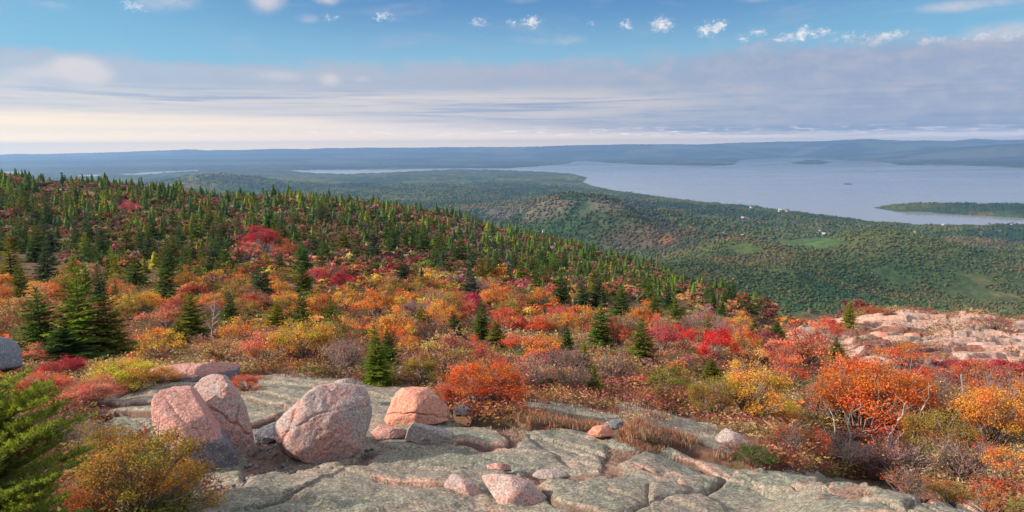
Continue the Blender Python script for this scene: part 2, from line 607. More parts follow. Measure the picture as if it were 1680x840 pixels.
def granite(name, red, grey, lich, red_amt=0.5, lich_amt=0.5, dark_amt=0.3, blue_line=None, scale=1.0, spark=1.0):
    """pink granite: coarse crystals, grey weathered skin, patches of lichen"""
    m_, t, out = material(name)
    tc = t.node('ShaderNodeTexCoord').outputs['Object']
    big = t.noise(tc, 1.3 * scale, 5, 0.6, 0.3)
    mid = t.noise(tc, 6.0 * scale, 6, 0.65)
    fine = t.noise(tc, 38.0 * scale, 3, 0.75)
    vor = t.node('ShaderNodeTexVoronoi')
    t.put(vor.inputs['Vector'], tc)
    vor.inputs['Scale'].default_value = 55.0 * scale
    cell = t.node('ShaderNodeSeparateColor')
    t.put(cell.inputs[0], vor.outputs['Color'])
    col = t.mix(t.ss(t.m('ADD', t.m('MULTIPLY', big, 0.6), t.m('MULTIPLY', mid, 0.4)), 0.62 - red_amt * 0.35, 0.76 - red_amt * 0.35), grey, red)
    ln = t.m('ADD', t.m('MULTIPLY', t.noise(tc, 2.6 * scale, 6, 0.68, 0.4), 0.7), t.m('MULTIPLY', fine, 0.3))
    col = t.mix(t.m('MULTIPLY', t.ss(ln, 0.64 - lich_amt * 0.25, 0.72 - lich_amt * 0.25), 0.75), col, lich)
    lv = t.node('ShaderNodeTexVoronoi')
    t.put(lv.inputs['Vector'], tc)
    lv.inputs['Scale'].default_value = 7.0 * scale
    ld = t.m('ADD', lv.outputs['Distance'], t.m('MULTIPLY', t.m('SUBTRACT', t.noise(tc, 26.0 * scale, 4, 0.7), 0.5), 0.5))
    col = t.mix(t.m('MULTIPLY', t.ss(ld, 0.24, 0.15), 0.42), col, (0.44, 0.44, 0.40))
    if blue_line is not None:
        sp_ = t.node('ShaderNodeSeparateXYZ')
        t.put(sp_.inputs[0], tc)
        h = t.m('ADD', sp_.outputs[2], t.m('MULTIPLY', t.m('SUBTRACT', t.noise(tc, 5.0, 5, 0.6), 0.5), 0.16))
        col = t.mix(t.m('MULTIPLY', t.ss(h, blue_line + 0.03, blue_line - 0.03), 0.85), col, (0.115, 0.15, 0.19))
    st1 = t.noise(tc, 2.0 * scale, 8, 0.78, 1.2)
    col = t.mix(t.m('MULTIPLY', t.ss(st1, 0.55, 0.68), 0.55), col, t.mix(1.0, col, (0.55, 0.54, 0.56), 'MULTIPLY'))
    # crystals: pale feldspar, smoky quartz, black mica
    col = t.mix(t.ss(fine, 0.3, 0.72), t.mix(1.0, col, (0.62, 0.60, 0.60), 'MULTIPLY'), t.mix(1.0, col, (1.32, 1.28, 1.24), 'MULTIPLY'))
    col = t.mix(t.m('MULTIPLY', t.ss(cell.outputs[0], 0.80, 0.84), dark_amt), col, (0.06, 0.055, 0.055))
    col = t.mix(t.m('MULTIPLY', t.ss(cell.outputs[1], 0.86, 0.9), 0.35 * spark), col, (0.55, 0.5, 0.46))
    bmp = t.m('ADD', t.m('MULTIPLY', mid, 1.0), t.m('MULTIPLY', fine, 0.35))
    principled(t, out, col, 0.88, 0.25, bmp, 0.75, 0.035)
    return m_


M_RED = granite('red_granite', (0.50, 0.26, 0.225), (0.42, 0.32, 0.29), (0.33, 0.30, 0.27), 0.9, 0.25, 0.4, blue_line=-0.02)
M_PINKGREY = granite('pink_grey_granite', (0.47, 0.26, 0.22), (0.37, 0.30, 0.285), (0.36, 0.33, 0.31), 0.55, 0.5, 0.4)
M_GREYPINK = granite('grey_granite', (0.42, 0.27, 0.24), (0.32, 0.28, 0.27), (0.33, 0.32, 0.29), 0.35, 0.5, 0.4)
M_PINK = granite('fresh_pink_granite', (0.60, 0.27, 0.19), (0.52, 0.29, 0.23), (0.5, 0.36, 0.3), 0.85, 0.2, 0.25)
M_BLUE = granite('blue_grey_granite', (0.22, 0.22, 0.24), (0.2, 0.225, 0.26), (0.28, 0.3, 0.33), 0.3, 0.4, 0.4)


def ledge_material():
    m_, t, out = material('ledge_granite')
    tc = t.node('ShaderNodeTexCoord').outputs['Object']
    fresh = t.node('ShaderNodeAttribute', attribute_name='fresh').outputs['Fac']
    soil = t.node('ShaderNodeAttribute', attribute_name='soil').outputs['Fac']
    groove = t.node('ShaderNodeAttribute', attribute_name='groove').outputs['Fac']
    big = t.noise(tc, 0.55, 5, 0.6, 0.4)
    mid = t.noise(tc, 3.2, 7, 0.68, 0.3)
    fine = t.noise(tc, 30.0, 4, 0.75)
    col = t.mix(t.ss(big, 0.36, 0.62), (0.170, 0.180, 0.142), (0.260, 0.215, 0.175))
    col = t.mix(t.m('MULTIPLY', t.ss(mid, 0.52, 0.66), 0.55), col, (0.27, 0.245, 0.205))
    col = t.mix(t.m('MULTIPLY', t.ss(t.noise(tc, 1.1, 6, 0.65, 0.5), 0.56, 0.68), 0.65), col, (0.165, 0.205, 0.125))
    col = t.mix(t.m('MULTIPLY', t.ss(t.noise(tc, 0.8, 6, 0.7, 0.8), 0.58, 0.70), 0.6), col, (0.17, 0.175, 0.18))
    col = t.mix(t.m('MULTIPLY', t.ss(t.noise(tc, 0.5, 7, 0.72, 1.0), 0.55, 0.66), 0.55), col, (0.27, 0.185, 0.15))
    pk = t.m('ADD', fresh, t.m('MULTIPLY', t.m('SUBTRACT', mid, 0.5), 1.1))
    col = t.mix(t.m('MULTIPLY', t.ss(pk, 0.3, 0.8), 0.7), col, (0.42, 0.235, 0.19))
    col = t.mix(t.ss(fine, 0.36, 0.64), t.mix(1.0, col, (0.52, 0.52, 0.52), 'MULTIPLY'), t.mix(1.0, col, (1.38, 1.36, 1.33), 'MULTIPLY'))
    lv = t.node('ShaderNodeTexVoronoi')
    t.put(lv.inputs['Vector'], tc)
    lv.inputs['Scale'].default_value = 5.5
    ld = t.m('ADD', lv.outputs['Distance'], t.m('MULTIPLY', t.m('SUBTRACT', t.noise(tc, 22.0, 4, 0.7), 0.5), 0.5))
    col = t.mix(t.m('MULTIPLY', t.ss(ld, 0.26, 0.16), 0.5), col, (0.34, 0.35, 0.29))
    wet = t.node('ShaderNodeMapping')
    wet.inputs['Scale'].default_value = (1.6, 0.35, 0.35)
    t.put(wet.inputs[0], tc)
    col = t.mix(t.m('MULTIPLY', t.ss(t.noise(wet.outputs[0], 1.0, 6, 0.7, 0.6), 0.57, 0.70), 0.6), col, t.mix(1.0, col, (0.45, 0.45, 0.48), 'MULTIPLY'))
    vor = t.node('ShaderNodeTexVoronoi')
    t.put(vor.inputs['Vector'], tc)
    vor.inputs['Scale'].default_value = 42.0
    cell = t.node('ShaderNodeSeparateColor')
    t.put(cell.inputs[0], vor.outputs['Color'])
    col = t.mix(t.m('MULTIPLY', t.ss(cell.outputs[0], 0.82, 0.86), 0.4), col, (0.075, 0.075, 0.07))
    col = t.mix(t.m('MULTIPLY', t.ss(cell.outputs[1], 0.88, 0.9), 0.4), col, (0.46, 0.44, 0.38))
    col = t.mix(t.m('MULTIPLY', t.ss(t.m('ADD', groove, t.m('MULTIPLY', t.m('SUBTRACT', mid, 0.5), 0.8)), 0.35, 0.9), 0.8), col, (0.10, 0.06, 0.045))
    so = t.m('ADD', soil, t.m('MULTIPLY', t.m('SUBTRACT', mid, 0.5), 0.9))
    soilc = t.mix(t.ss(fine, 0.35, 0.65), (0.11, 0.065, 0.05), (0.24, 0.165, 0.135))
    col = t.mix(t.ss(so, 0.4, 0.6), col, soilc)
    bmp = t.m('ADD', t.m('MULTIPLY', mid, 1.0), t.m('MULTIPLY', fine, 0.3))
    principled(t, out, col, 0.9, 0.2, bmp, 0.7, 0.04)
    return m_


def outcrop_material():
    m_, t, out = material('outcrop_granite')
    tc = t.node('ShaderNodeTexCoord').outputs['Object']
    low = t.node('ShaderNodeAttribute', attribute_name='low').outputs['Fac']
    big = t.noise(tc, 0.22, 6, 0.65, 0.5)
    mid = t.noise(tc, 1.3, 6, 0.7, 0.3)
    fine = t.noise(tc, 7.0, 5, 0.75)
    col = t.mix(t.ss(big, 0.38, 0.62), (0.47, 0.30, 0.24), (0.40, 0.31, 0.265))
    col = t.mix(t.m('MULTIPLY', t.ss(mid, 0.5, 0.68), 0.75), col, (0.54, 0.40, 0.33))
    col = t.mix(t.ss(fine, 0.3, 0.7), t.mix(1.0, col, (0.62, 0.6, 0.6), 'MULTIPLY'), t.mix(1.0, col, (1.25, 1.23, 1.2), 'MULTIPLY'))
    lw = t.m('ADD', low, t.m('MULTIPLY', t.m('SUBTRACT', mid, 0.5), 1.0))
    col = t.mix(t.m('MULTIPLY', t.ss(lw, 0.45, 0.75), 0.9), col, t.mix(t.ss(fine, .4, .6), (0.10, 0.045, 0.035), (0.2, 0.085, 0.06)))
    principled(t, out, col, 0.9, 0.2, t.m('ADD', mid, t.m('MULTIPLY', fine, 0.5)), 0.8, 0.12)
    return m_


def ground_material():
    m_, t, out = material('heath_ground')
    tc = t.node('ShaderNodeTexCoord').outputs['Object']
    rock = t.node('ShaderNodeAttribute', attribute_name='rock').outputs['Fac']
    a = t.noise(tc, 0.13, 6, 0.65)
    b = t.noise(tc, 1.3, 6, 0.7)
    f_ = t.noise(tc, 9.0, 5, 0.7)
    col = t.mix(t.ss(a, 0.4, 0.6), (0.10, 0.06, 0.045), (0.085, 0.075, 0.035))
    col = t.mix(t.ss(b, 0.45, 0.65), col, (0.17, 0.085, 0.06))
    col = t.mix(t.ss(f_, 0.5, 0.75), col, (0.2, 0.145, 0.10))
    rk = t.m('ADD', rock, t.m('MULTIPLY', t.m('SUBTRACT', b, 0.5), 0.9))
    rcol = t.mix(t.ss(f_, 0.35, 0.65), (0.19, 0.175, 0.17), (0.36, 0.33, 0.31))
    col = t.mix(t.ss(rk, 0.42, 0.62), col, rcol)
    principled(t, out, col, 0.95, 0.1, t.m('ADD', b, t.m('MULTIPLY', f_, 0.6)), 0.9, 0.12)
    return m_


def valley_material():
    m_, t, out = material('valley_ground')
    tc = t.node('ShaderNodeTexCoord').outputs['Object']
    vc = t.node('ShaderNodeAttribute', attribute_name='tint').outputs['Color']
    a = t.noise(tc, 0.045, 7, 0.72)
    b = t.noise(tc, 0.006, 6, 0.65)
    col = t.mix(t.ss(a, 0.32, 0.68), t.mix(1.0, vc, (0.42, 0.46, 0.50), 'MULTIPLY'), t.mix(1.0, vc, (1.15, 1.08, 1.0), 'MULTIPLY'))
    col = t.mix(t.ss(b, 0.35, 0.65), col, t.mix(1.0, col, (0.8, 0.92, 0.85), 'MULTIPLY'))
    principled(t, out, col, 0.95, 0.1, a, 1.0, 6.0)
    return m_


def water_material():
    m_, t, out = material('bay_water')
    tc = t.node('ShaderNodeTexCoord').outputs['Object']
    mp = t.node('ShaderNodeMapping')
    mp.inputs['Scale'].default_value = (0.0007, 0.0022, 1)
    t.put(mp.inputs[0], tc)
    n = t.noise(mp.outputs[0], 1.0, 5, 0.6, 0.5)
    col = t.mix(n, (0.26, 0.27, 0.28), (0.285, 0.295, 0.305))  # silvery sheen of the bay put into a pale base colour
    p = principled(t, out, col, t.ss(n, 0.40, 0.64, 0.07, 0.15), 0.5)
    p.inputs['IOR'].default_value = 1.33
    return m_


M_LEDGE = ledge_material()
M_OUT = outcrop_material()
M_GROUND = ground_material()
M_VALLEY = valley_material()
M_WATER = water_material()


def plain(name, color, rough=0.7):
    m_, t, out = material(name)
    tc = t.node('ShaderNodeTexCoord').outputs['Object']
    n = t.noise(tc, 1.5, 3, 0.6)
    principled(t, out, t.mix(n, tuple(v * .85 for v in color), tuple(min(1, v * 1.1) for v in color)), rough, 0.2)
    return m_


M_WALL = plain('house_paint', (0.46, 0.45, 0.43))
M_ROOF = plain('house_shingles', (0.13, 0.12, 0.13))
M_ISLET = plain('dark_islet_rock', (0.06, 0.06, 0.065))
M_STONEPATH = plain('gravel', (0.3, 0.27, 0.26))

# ------------------------------------------------------------------ sea and the land beyond
ZSEA = -200.0


def sea_xy(px, py):
    u, v = uv(px, py)
    v = np.maximum(v, 0.0085)
    y = -ZSEA / v
    return u * y, y


BAY = [(470, 279), (500, 283.5), (560, 287), (640, 284), (700, 280.5), (760, 279), (840, 280.5), (900, 283), (945, 286.5), (964, 291), (957, 299), (975, 305.5),
       (1010, 313), (1060, 320), (1130, 329), (1190, 335), (1250, 341), (1330, 350), (1400, 359), (1440, 365), (1500, 368.5), (1580, 370), (1640, 368.5), (1700, 370), (2300, 378),
       (2300, 278), (1680, 275), (1600, 272), (1560, 271), (1540, 272), (1470, 270), (1456, 266), (1400, 264), (1370, 262), (1300, 259), (1215, 262), (1203, 270.5),
       (1160, 273), (1080, 271), (1000, 267), (947, 263), (935, 268), (880, 273), (830, 276), (740, 276), (640, 278), (560, 278)]
LAKES = [[(92, 290), (150, 286), (166, 287.2), (150, 290.5)], [(186, 286.5), (250, 282), (322, 278.6), (330, 281), (272, 284), (216, 288)],
         [(728, 271.2), (800, 270), (818, 271.4), (736, 273)], [(-60, 285), (10, 281), (60, 282), (20, 286)], [(1258, 259.2), (1300, 258.2), (1310, 259), (1262, 260)]]
ISLES = [[(1294, 267), (1312, 264), (1345, 262.5), (1366, 266), (1350, 269.4), (1310, 269.6)],
         [(1431, 341), (1450, 337.5), (1520, 337), (1680, 338.5), (2300, 344), (2300, 369), (1680, 358), (1620, 354.5), (1545, 350.5), (1520, 347.5), (1470, 347)]]


def to_world(poly):
    x, y = sea_xy([p[0] for p in poly], [p[1] for p in poly])
    return np.stack([x, y], -1)


def gridB():
    nu, ns = 1000, 560
    u = np.linspace(-0.95, 0.95, nu)
    s = np.linspace(math.log(430), math.log(23500), ns)
    U, S = np.meshgrid(u, s)
    Y = np.exp(S)
    return U * Y, Y, ns, nu


XB, YB, NSB, NUB = gridB()


def hillB(x, y, px, py, D, wx, wy, top_h=None):
    u, v = uv(px, py)
    cx, cyy = float(u) * D, D
    h = -float(v) * D - ZSEA
    return h * np.exp(-(((x - cx) / wx) ** 2 + ((y - cyy) / wy) ** 2))


RIDGES = [  # distance, breadth, skyline in photo pixels
    (12500, 900, [(-300, 268), (0, 266), (140, 264), (300, 262), (450, 262), (600, 262), (740, 259), (840, 262), (900, 262), (1000, 259), (1100, 258), (1200, 258), (1280, 254), (1400, 249), (1480, 244), (1560, 240), (1620, 238), (1680, 236), (1800, 236), (2000, 236)]),
    (16400, 900, [(-300, 259), (0, 258), (100, 257), (250, 256), (420, 253), (600, 251), (760, 250), (840, 250), (1000, 247), (1150, 245), (1290, 242), (1360, 238), (1425, 232), (1470, 234), (1520, 232), (1560, 231), (1600, 233), (1680, 231), (1800, 230), (2000, 232)]),
    (19000, 900, [(-300, 254), (0, 254), (30, 252.5), (60, 253), (150, 250.5), (225, 248.5), (310, 245.5), (340, 247), (400, 246.5), (450, 243.5), (500, 244.5), (600, 242), (680, 243), (760, 241.5), (840, 241.5), (940, 239), (1040, 236), (1140, 236.5), (1220, 234), (1290, 232.5), (1360, 231.5), (1425, 228), (1480, 231), (1560, 231.5), (1600, 226.5), (1640, 229), (1680, 228), (1800, 228), (2000, 230)])]


def landB(x, y):
    """height above the sea (negative under water) and colour of the land below the mountain"""
    bay = poly_sd(x, y, to_world(BAY))
    sd = -bay
    for L in LAKES:
        sd = np.minimum(sd, -poly_sd(x, y, to_world(L)))
    for I in ISLES:
        sd = np.maximum(sd, poly_sd(x, y, to_world(I)))
    k = np.clip(y / 1500.0, 1, 6)
    inl = np.clip(sd, -60, 1e9)
    h = np.where(inl > 0, np.minimum(inl * 0.10, 5 + inl * 0.012), inl * 0.3)
    h = np.minimum(h, 16) + 8 * sstep(poly_sd(x, y, to_world(ISLES[1])), 10, 120)
    roll_ = (fbm(x / 520, y / 520, oct=4, seed=31) - 0.42) * 46 * sstep(sd, 60, 700)
    h = h + np.where(sd > 0, np.maximum(roll_, -3) * np.clip(1800 / y, 0.35, 1), 0)
    land = sstep(sd, 0, 120)
    h = h + land * (hillB(x, y, 350, 293, 3800, 330, 420) + hillB(x, y, 880, 340, 2350, 210, 330) * .85 + hillB(x, y, 965, 330, 2500, 200, 300) * .8
                    + hillB(x, y, 925, 346, 1500, 130, 190) + hillB(x, y, 1060, 345, 1750, 190, 200) * .85 + hillB(x, y, 1020, 372, 1380, 90, 120) * .7 + hillB(x, y, 1110, 392, 1230, 90, 110) * .7 + hillB(x, y, 1200, 418, 1080, 90, 100) * .75
                    + hillB(x, y, 1440, 405, 1150, 170, 120) * 1.1 + hillB(x, y, 1120, 440, 900, 170, 120) * .8 + hillB(x, y, 1330, 440, 980, 90, 90) * .5 + hillB(x, y, 1600, 420, 1250, 150, 110) * .5 + hillB(x, y, 700, 312, 3300, 500, 300) * .4)
    h = h + 40 * sstep(y, 1000, 520)
    for D, w_, prof in RIDGES:
        p = np.array(prof, float)
        uu, vv = uv(p[:, 0], p[:, 1])
        vs = np.interp(x / y, uu, vv)
        hh = -vs * D - ZSEA + (fbm(x / 1100, y / 1100, oct=4, seed=int(D)) - .5) * 50
        h = np.maximum(h, np.where(y < D, np.exp(-((y - D) / w_) ** 2), 1.0 - 0.2 * sstep(y, D, D + 3000)) * hh * sstep(sd, 0, 2400 if D < 13000 else 900))
    h = np.where(sd > 0, h, np.minimum(h, np.clip(sd, -60, 0) * .3))
    h = h + np.where(sd > 30, (vnoise(x / 14, y / 14, seed=3) - .5) * 5 + (vnoise(x / 45, y / 45, seed=4) - .5) * 7, 0) * np.clip(y / 2500, 0.5, 2.2)
    return h, sd


GREENS = np.array([(.045, .072, .028), (.035, .060, .030), (.070, .092, .030), (.095, .10, .035), (.055, .055, .035)])


def mixc(c, col, f):
    return c + (np.asarray(col)[None] - c) * f[:, None]


def colourB(x, y, z):
    px, py = project(x, y, z)
    n1 = fbm(x / 170, y / 170, oct=4, seed=51)
    n2 = fbm(x / 60, y / 60, oct=3, seed=52)
    n3 = fbm(x / 420, y / 420, oct=3, seed=53)
    c_ = np.empty((len(x), 3))
    c_[:] = (.052, .102, .044)
    c_ = mixc(c_, (.115, .145, .048), sstep(n1, .44, .60) * .9)
    c_ = mixc(c_, (.165, .125, .07), sstep(n2 + (n1 - .5) * .5, .54, .66) * .8)
    c_ = mixc(c_, (.22, .13, .055), sstep(n2 + (n3 - .5) * .4, .64, .74) * .6)
    c_ = mixc(c_, (.030, .068, .046), sstep(n3, .50, .60) * .8)
    n4 = fbm(x / 260, y / 330, oct=3, seed=59)
    c_ = mixc(c_, (.100, .125, .045), sstep(n4, .55, .63) * .7)
    c_ = mixc(c_, (.028, .062, .050), sstep(n4, .45, .37) * .75)
    e = lambda cx, cyy, wx, wy: np.exp(-(((px - cx) / wx) ** 2 + ((py - cyy) / wy) ** 2))
    c_ = mixc(c_, (.20, .16, .135), np.clip(.85 * np.maximum(e(860, 352, 90, 15), e(940, 335, 80, 12)), 0, 1) * sstep(n2, .30, .58))
    c_ = mixc(c_, (.032, .075, .030), np.clip(1.4 * e(940, 378, 75, 22), 0, 1))
    c_ = mixc(c_, (.13, .085, .07), np.clip(1.2 * e(1060, 390, 80, 26), 0, 1) * .7)
    c_ = mixc(c_, (.045, .085, .028), np.clip(1.2 * e(1430, 450, 160, 32), 0, 1) * .8)
    c_ = mixc(c_, (.075, .09, .03), np.clip(1.2 * e(1180, 450, 120, 30), 0, 1) * .6)
    c_ = mixc(c_, (.085, .15, .045), np.clip(2.0 * e(1338, 398, 42, 7), 0, 1))
    c_ = mixc(c_, (.30, .14, .06), np.clip(e(925, 398, 14, 5) + e(1095, 395, 10, 5), 0, 1))
    c_ = c_ * 1.12
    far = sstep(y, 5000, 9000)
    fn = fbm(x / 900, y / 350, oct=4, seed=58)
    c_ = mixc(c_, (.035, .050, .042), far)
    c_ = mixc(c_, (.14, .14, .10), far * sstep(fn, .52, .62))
    return c_


hB, sdB = landB(XB, YB)
ZB = ZSEA + hB
cB = colourB(XB.ravel(), YB.ravel(), ZB.ravel())
fB = grid_faces(NSB, NUB)
maxh = hB.ravel()[fB].max(1)
v_, f_, c__ = keep_faces(np.stack([XB, YB, ZB], -1).reshape(-1, 3), fB, maxh > -4, cB)
land = link('valley_land', np_mesh('valley_land', v_, f_, M_VALLEY, vattr={'tint': c__}, smooth=True))
tag(land, 'wooded lowland and far blue hills around the bay', None, kind='structure')

wu, wsq = np.meshgrid(np.linspace(-1.04, 1.04, 160), np.linspace(math.log(500), math.log(23500), 140))
wy = np.exp(wsq)
wv = np.stack([wu * wy, wy, np.full_like(wy, ZSEA)], -1).reshape(-1, 3)
water = link('water', np_mesh('water', wv, grid_faces(140, 160), M_WATER))
tag(water, 'calm pale blue water of the bay', None, kind='structure')

# ------------------------------------------------------------------ the slope itself
LEDGES = [[(138, 660), (186, 645), (286, 624), (360, 622), (425, 612), (470, 608), (560, 622), (600, 625), (665, 632), (708, 640), (745, 680), (790, 690), (838, 690), (870, 698),
           (935, 705), (1000, 715), (1050, 722), (1100, 730), (1150, 742), (1200, 757), (1235, 765), (1290, 764), (1340, 772), (1400, 786), (1450, 790), (1500, 800), (1560, 812),
           (1620, 826), (1660, 840), (1740, 880), (1800, 960), (300, 960), (300, 840), (318, 800), (300, 765), (240, 735), (170, 705)],
          [(832, 652), (880, 655), (950, 665), (1010, 676), (1040, 684), (1010, 692), (940, 682), (880, 670), (838, 662)],
          [(1012, 660), (1080, 667), (1140, 683), (1200, 706), (1236, 720), (1232, 742), (1200, 740), (1150, 718), (1090, 699), (1028, 680)],
          [(1210, 722), (1285, 726), (1300, 745), (1222, 745)], [(1335, 724), (1400, 722), (1470, 730), (1490, 745), (1400, 748), (1340, 740)]]
SOIL = [[(395, 800), (400, 760), (418, 725), (452, 716), (470, 758), (540, 772), (585, 750), (600, 728), (625, 735), (590, 765), (545, 778), (440, 786), (400, 802), (330, 812), (322, 792)],
        [(856, 792), (866, 775), (905, 765), (985, 768), (1010, 758), (995, 771), (960, 781), (905, 792), (880, 798)],
        [(1000, 722), (1052, 724), (1030, 745), (1012, 758), (1040, 770), (1000, 774), (985, 765), (990, 745)],
        [(735, 672), (800, 675), (850, 690), (865, 712), (842, 728), (815, 702), (770, 694), (740, 690)],
        [(1345, 786), (1385, 795), (1425, 803), (1430, 812), (1390, 808), (1360, 800)],
        ]
# joints in the rock: photo polyline, groove depth, width, step (far side up is plus), pink stain
CRACKS = [([(1035, 838), (1078, 821), (1118, 814), (1147, 806), (1180, 794), (1198, 779)], .20, .10, -.05, .3),
          ([(1198, 778), (1166, 759), (1139, 746), (1113, 738)], .14, .08, -.05, .9),
          ([(1198, 776), (1225, 773), (1252, 773), (1296, 777), (1347, 787), (1369, 797), (1411, 798), (1463, 802), (1518, 814), (1583, 824), (1647, 838)], .13, .08, -.06, 1.0),
          ([(1139, 805), (1118, 789), (1105, 781), (1078, 773), (1059, 765), (1043, 757), (1022, 754)], .17, .08, .06, .9),
          ([(877, 708), (930, 720), (979, 735), (997, 741)], .05, .05, .03, .3),
          ([(930, 727), (965, 741)], .04, .04, .03, .2),
          ([(1107, 783), (1083, 789), (1067, 794), (1064, 802), (1066, 818)], .05, .06, .04, .3),
          ([(620, 787), (653, 793), (687, 797), (727, 798)], .07, .07, .05, .7),
          ([(425, 782), (500, 776), (543, 772), (633, 766), (673, 768), (733, 771), (787, 776), (860, 784), (905, 792)], .10, .12, -.13, .25),
          ([(420, 831), (453, 823), (493, 807)], .06, .06, .04, .3),
          ([(753, 728), (800, 734), (830, 733), (838, 722), (822, 708)], .11, .06, .05, .9),
          ([(139, 661), (200, 660), (250, 658)], .13, .07, .10, .6),
          ([(143, 677), (214, 677), (250, 683)], .16, .09, .12, .6),
          ([(186, 648), (221, 637), (286, 629), (314, 628)], .07, .07, .05, .3),
          ([(393, 640), (429, 643), (471, 654)], .09, .06, .06, .2),
          ([(404, 654), (446, 665), (468, 668)], .09, .06, .06, .2),
          ([(414, 697), (450, 686)], .09, .07, .06, .8),
          ([(440, 622), (520, 632), (560, 640), (640, 650)], .05, .06, .04, .2),
          ([(880, 800), (921, 826), (960, 835), (1000, 850)], .09, .08, .05, .5),
          ([(1300, 800), (1360, 804), (1420, 815), (1480, 832), (1520, 850)], .05, .05, .04, .4),
          ([(1440, 803), (1500, 820), (1560, 832), (1600, 842)], .04, .05, -.04, .5),
          ([(560, 700), (640, 708), (700, 722)], .04, .06, .03, .1),
          ([(860, 700), (900, 735), (940, 760), (985, 768)], .05, .09, -.03, .5),
          ([(640, 740), (760, 742), (860, 760)], .03, .12, -.03, .1),
          ([(1180, 794), (1240, 800), (1320, 812), (1400, 845)], .03, .08, .02, .1)]


def world_line(pts):
    out = []
    for (px, py) in pts:
        u, v = uv(px, py)
        if py > 838:
            y = 8.0 - (py - 840) * 0.02
            out.append((float(u) * y, y))
        else:
            out.append(hit(px, py))
    return out


CRK = [(world_line(p), d, w_, s_, pk) for p, d, w_, s_, pk in CRACKS]


def ledge_offset(x, y, px, py):
    sd = np.full(x.shape, -1e9)
    for L in LEDGES:
        sd = np.maximum(sd, poly_sd(px, py, L))
    wob = (fbm(x * 1.7, y * 1.7, oct=3, seed=71) - .5) * 14
    sd = np.maximum(sd, np.where((px > 1240) & (px < 1760), (9.2 - y) * 26, -1e9))
    return sd + wob


def ledge_height(x, y, detail=True):
    zb = -vA(x / y, np.log(y)) * y
    px, py = project(x, y, zb)
    sd = ledge_offset(x, y, px, py)
    dz = np.where(sd > 0, -0.12 + 0.10 * sstep(sd, 0, 40), -0.12 - 0.25 * sstep(-sd, 1, 12))
    pill = np.full(x.shape, 9.0)
    groove = np.zeros(x.shape)
    fresh = np.zeros(x.shape)
    step = np.zeros(x.shape)
    wx = x + (fbm(x * 2.1, y * 2.1, oct=3, seed=72) - .5) * .10
    wy = y + (fbm(x * 2.1, y * 2.1, oct=3, seed=73) - .5) * .14
    for pts, dep, wid, stp, pk in CRK:
        d, side = line_d(wx, wy, pts)
        pill = np.minimum(pill, d / (dep * 8))
        g = np.exp(-(d / (wid * .62)) ** 2)
        groove = np.maximum(groove, g * min(1, dep / .11))
        dz = dz - dep * .6 * g
        step = step + side * stp * 0.7 * np.exp(-d / 0.7)
        fresh = np.maximum(fresh, pk * np.exp(-(d / 0.16) ** 2))
    dz = dz + 0.025 * (1 - np.exp(-pill * 1.1)) + step
    soil = np.zeros(x.shape)
    for P in SOIL:
        soil = np.maximum(soil, sstep(poly_sd(px, py, P) + (fbm(x * 4, y * 4, oct=3, seed=70) - .5) * 14, -7, 7))
    dz = dz - soil * 0.05 + soil * (fbm(x * 5, y * 5, oct=3, seed=75) - .5) * .10
    dz = dz + (fbm(x * .8, y * .8, oct=4, seed=74) - .5) * .15 + (fbm(x * 4.5, y * 4.5, oct=4, seed=76) - .5) * .07
    # thin sheeting terraces that follow the slope
    q = y * 0.55 + x * 0.16 + (fbm(x * .6, y * .6, oct=3, seed=77) - .5) * 1.8
    t_ = q - np.floor(q)
    dz = dz + 0.045 * (sstep(t_, 0.0, 0.10) - t_) * (1 - soil)
    fresh = np.maximum(fresh, 0.55 * np.exp(-((t_ - .05) / .06) ** 2) * sstep(fbm(x * 1.1, y * 1.1, oct=2, seed=79), .5, .65))
    return zb + dz, sd, soil, fresh, groove


def build_ledge():
    nu, ns = 1150, 620
    u = np.linspace(-0.66, 0.70, nu)
    s = np.linspace(math.log(5.6), math.log(24), ns)
    U, S = np.meshgrid(u, s)
    Y = np.exp(S)
    X = U * Y
    Z, sd, soil, fresh, groove = ledge_height(X, Y)
    f = grid_faces(ns, nu)
    keep = sd.ravel()[f].max(1) > -14
    v, f, so, fr, gr = keep_faces(np.stack([X, Y, Z], -1).reshape(-1, 3), f, keep, soil.ravel(), fresh.ravel(), groove.ravel())
    return link('granite_ledge', np_mesh('granite_ledge', v, f, M_LEDGE, vattr={'soil': so, 'fresh': fr, 'groove': gr}, smooth=True))


tag(build_ledge(), 'lichen-green granite ledge sloping away with cracks and low steps', None, kind='structure')

OUTCROP = [(1284, 556), (1300, 545), (1330, 532), (1400, 519), (1480, 513), (1560, 514), (1680, 527), (1800, 533), (2000, 535), (2000, 604), (1680, 600), (1600, 606), (1500, 612), (1420, 596), (1390, 568), (1350, 556), (1320, 556)]


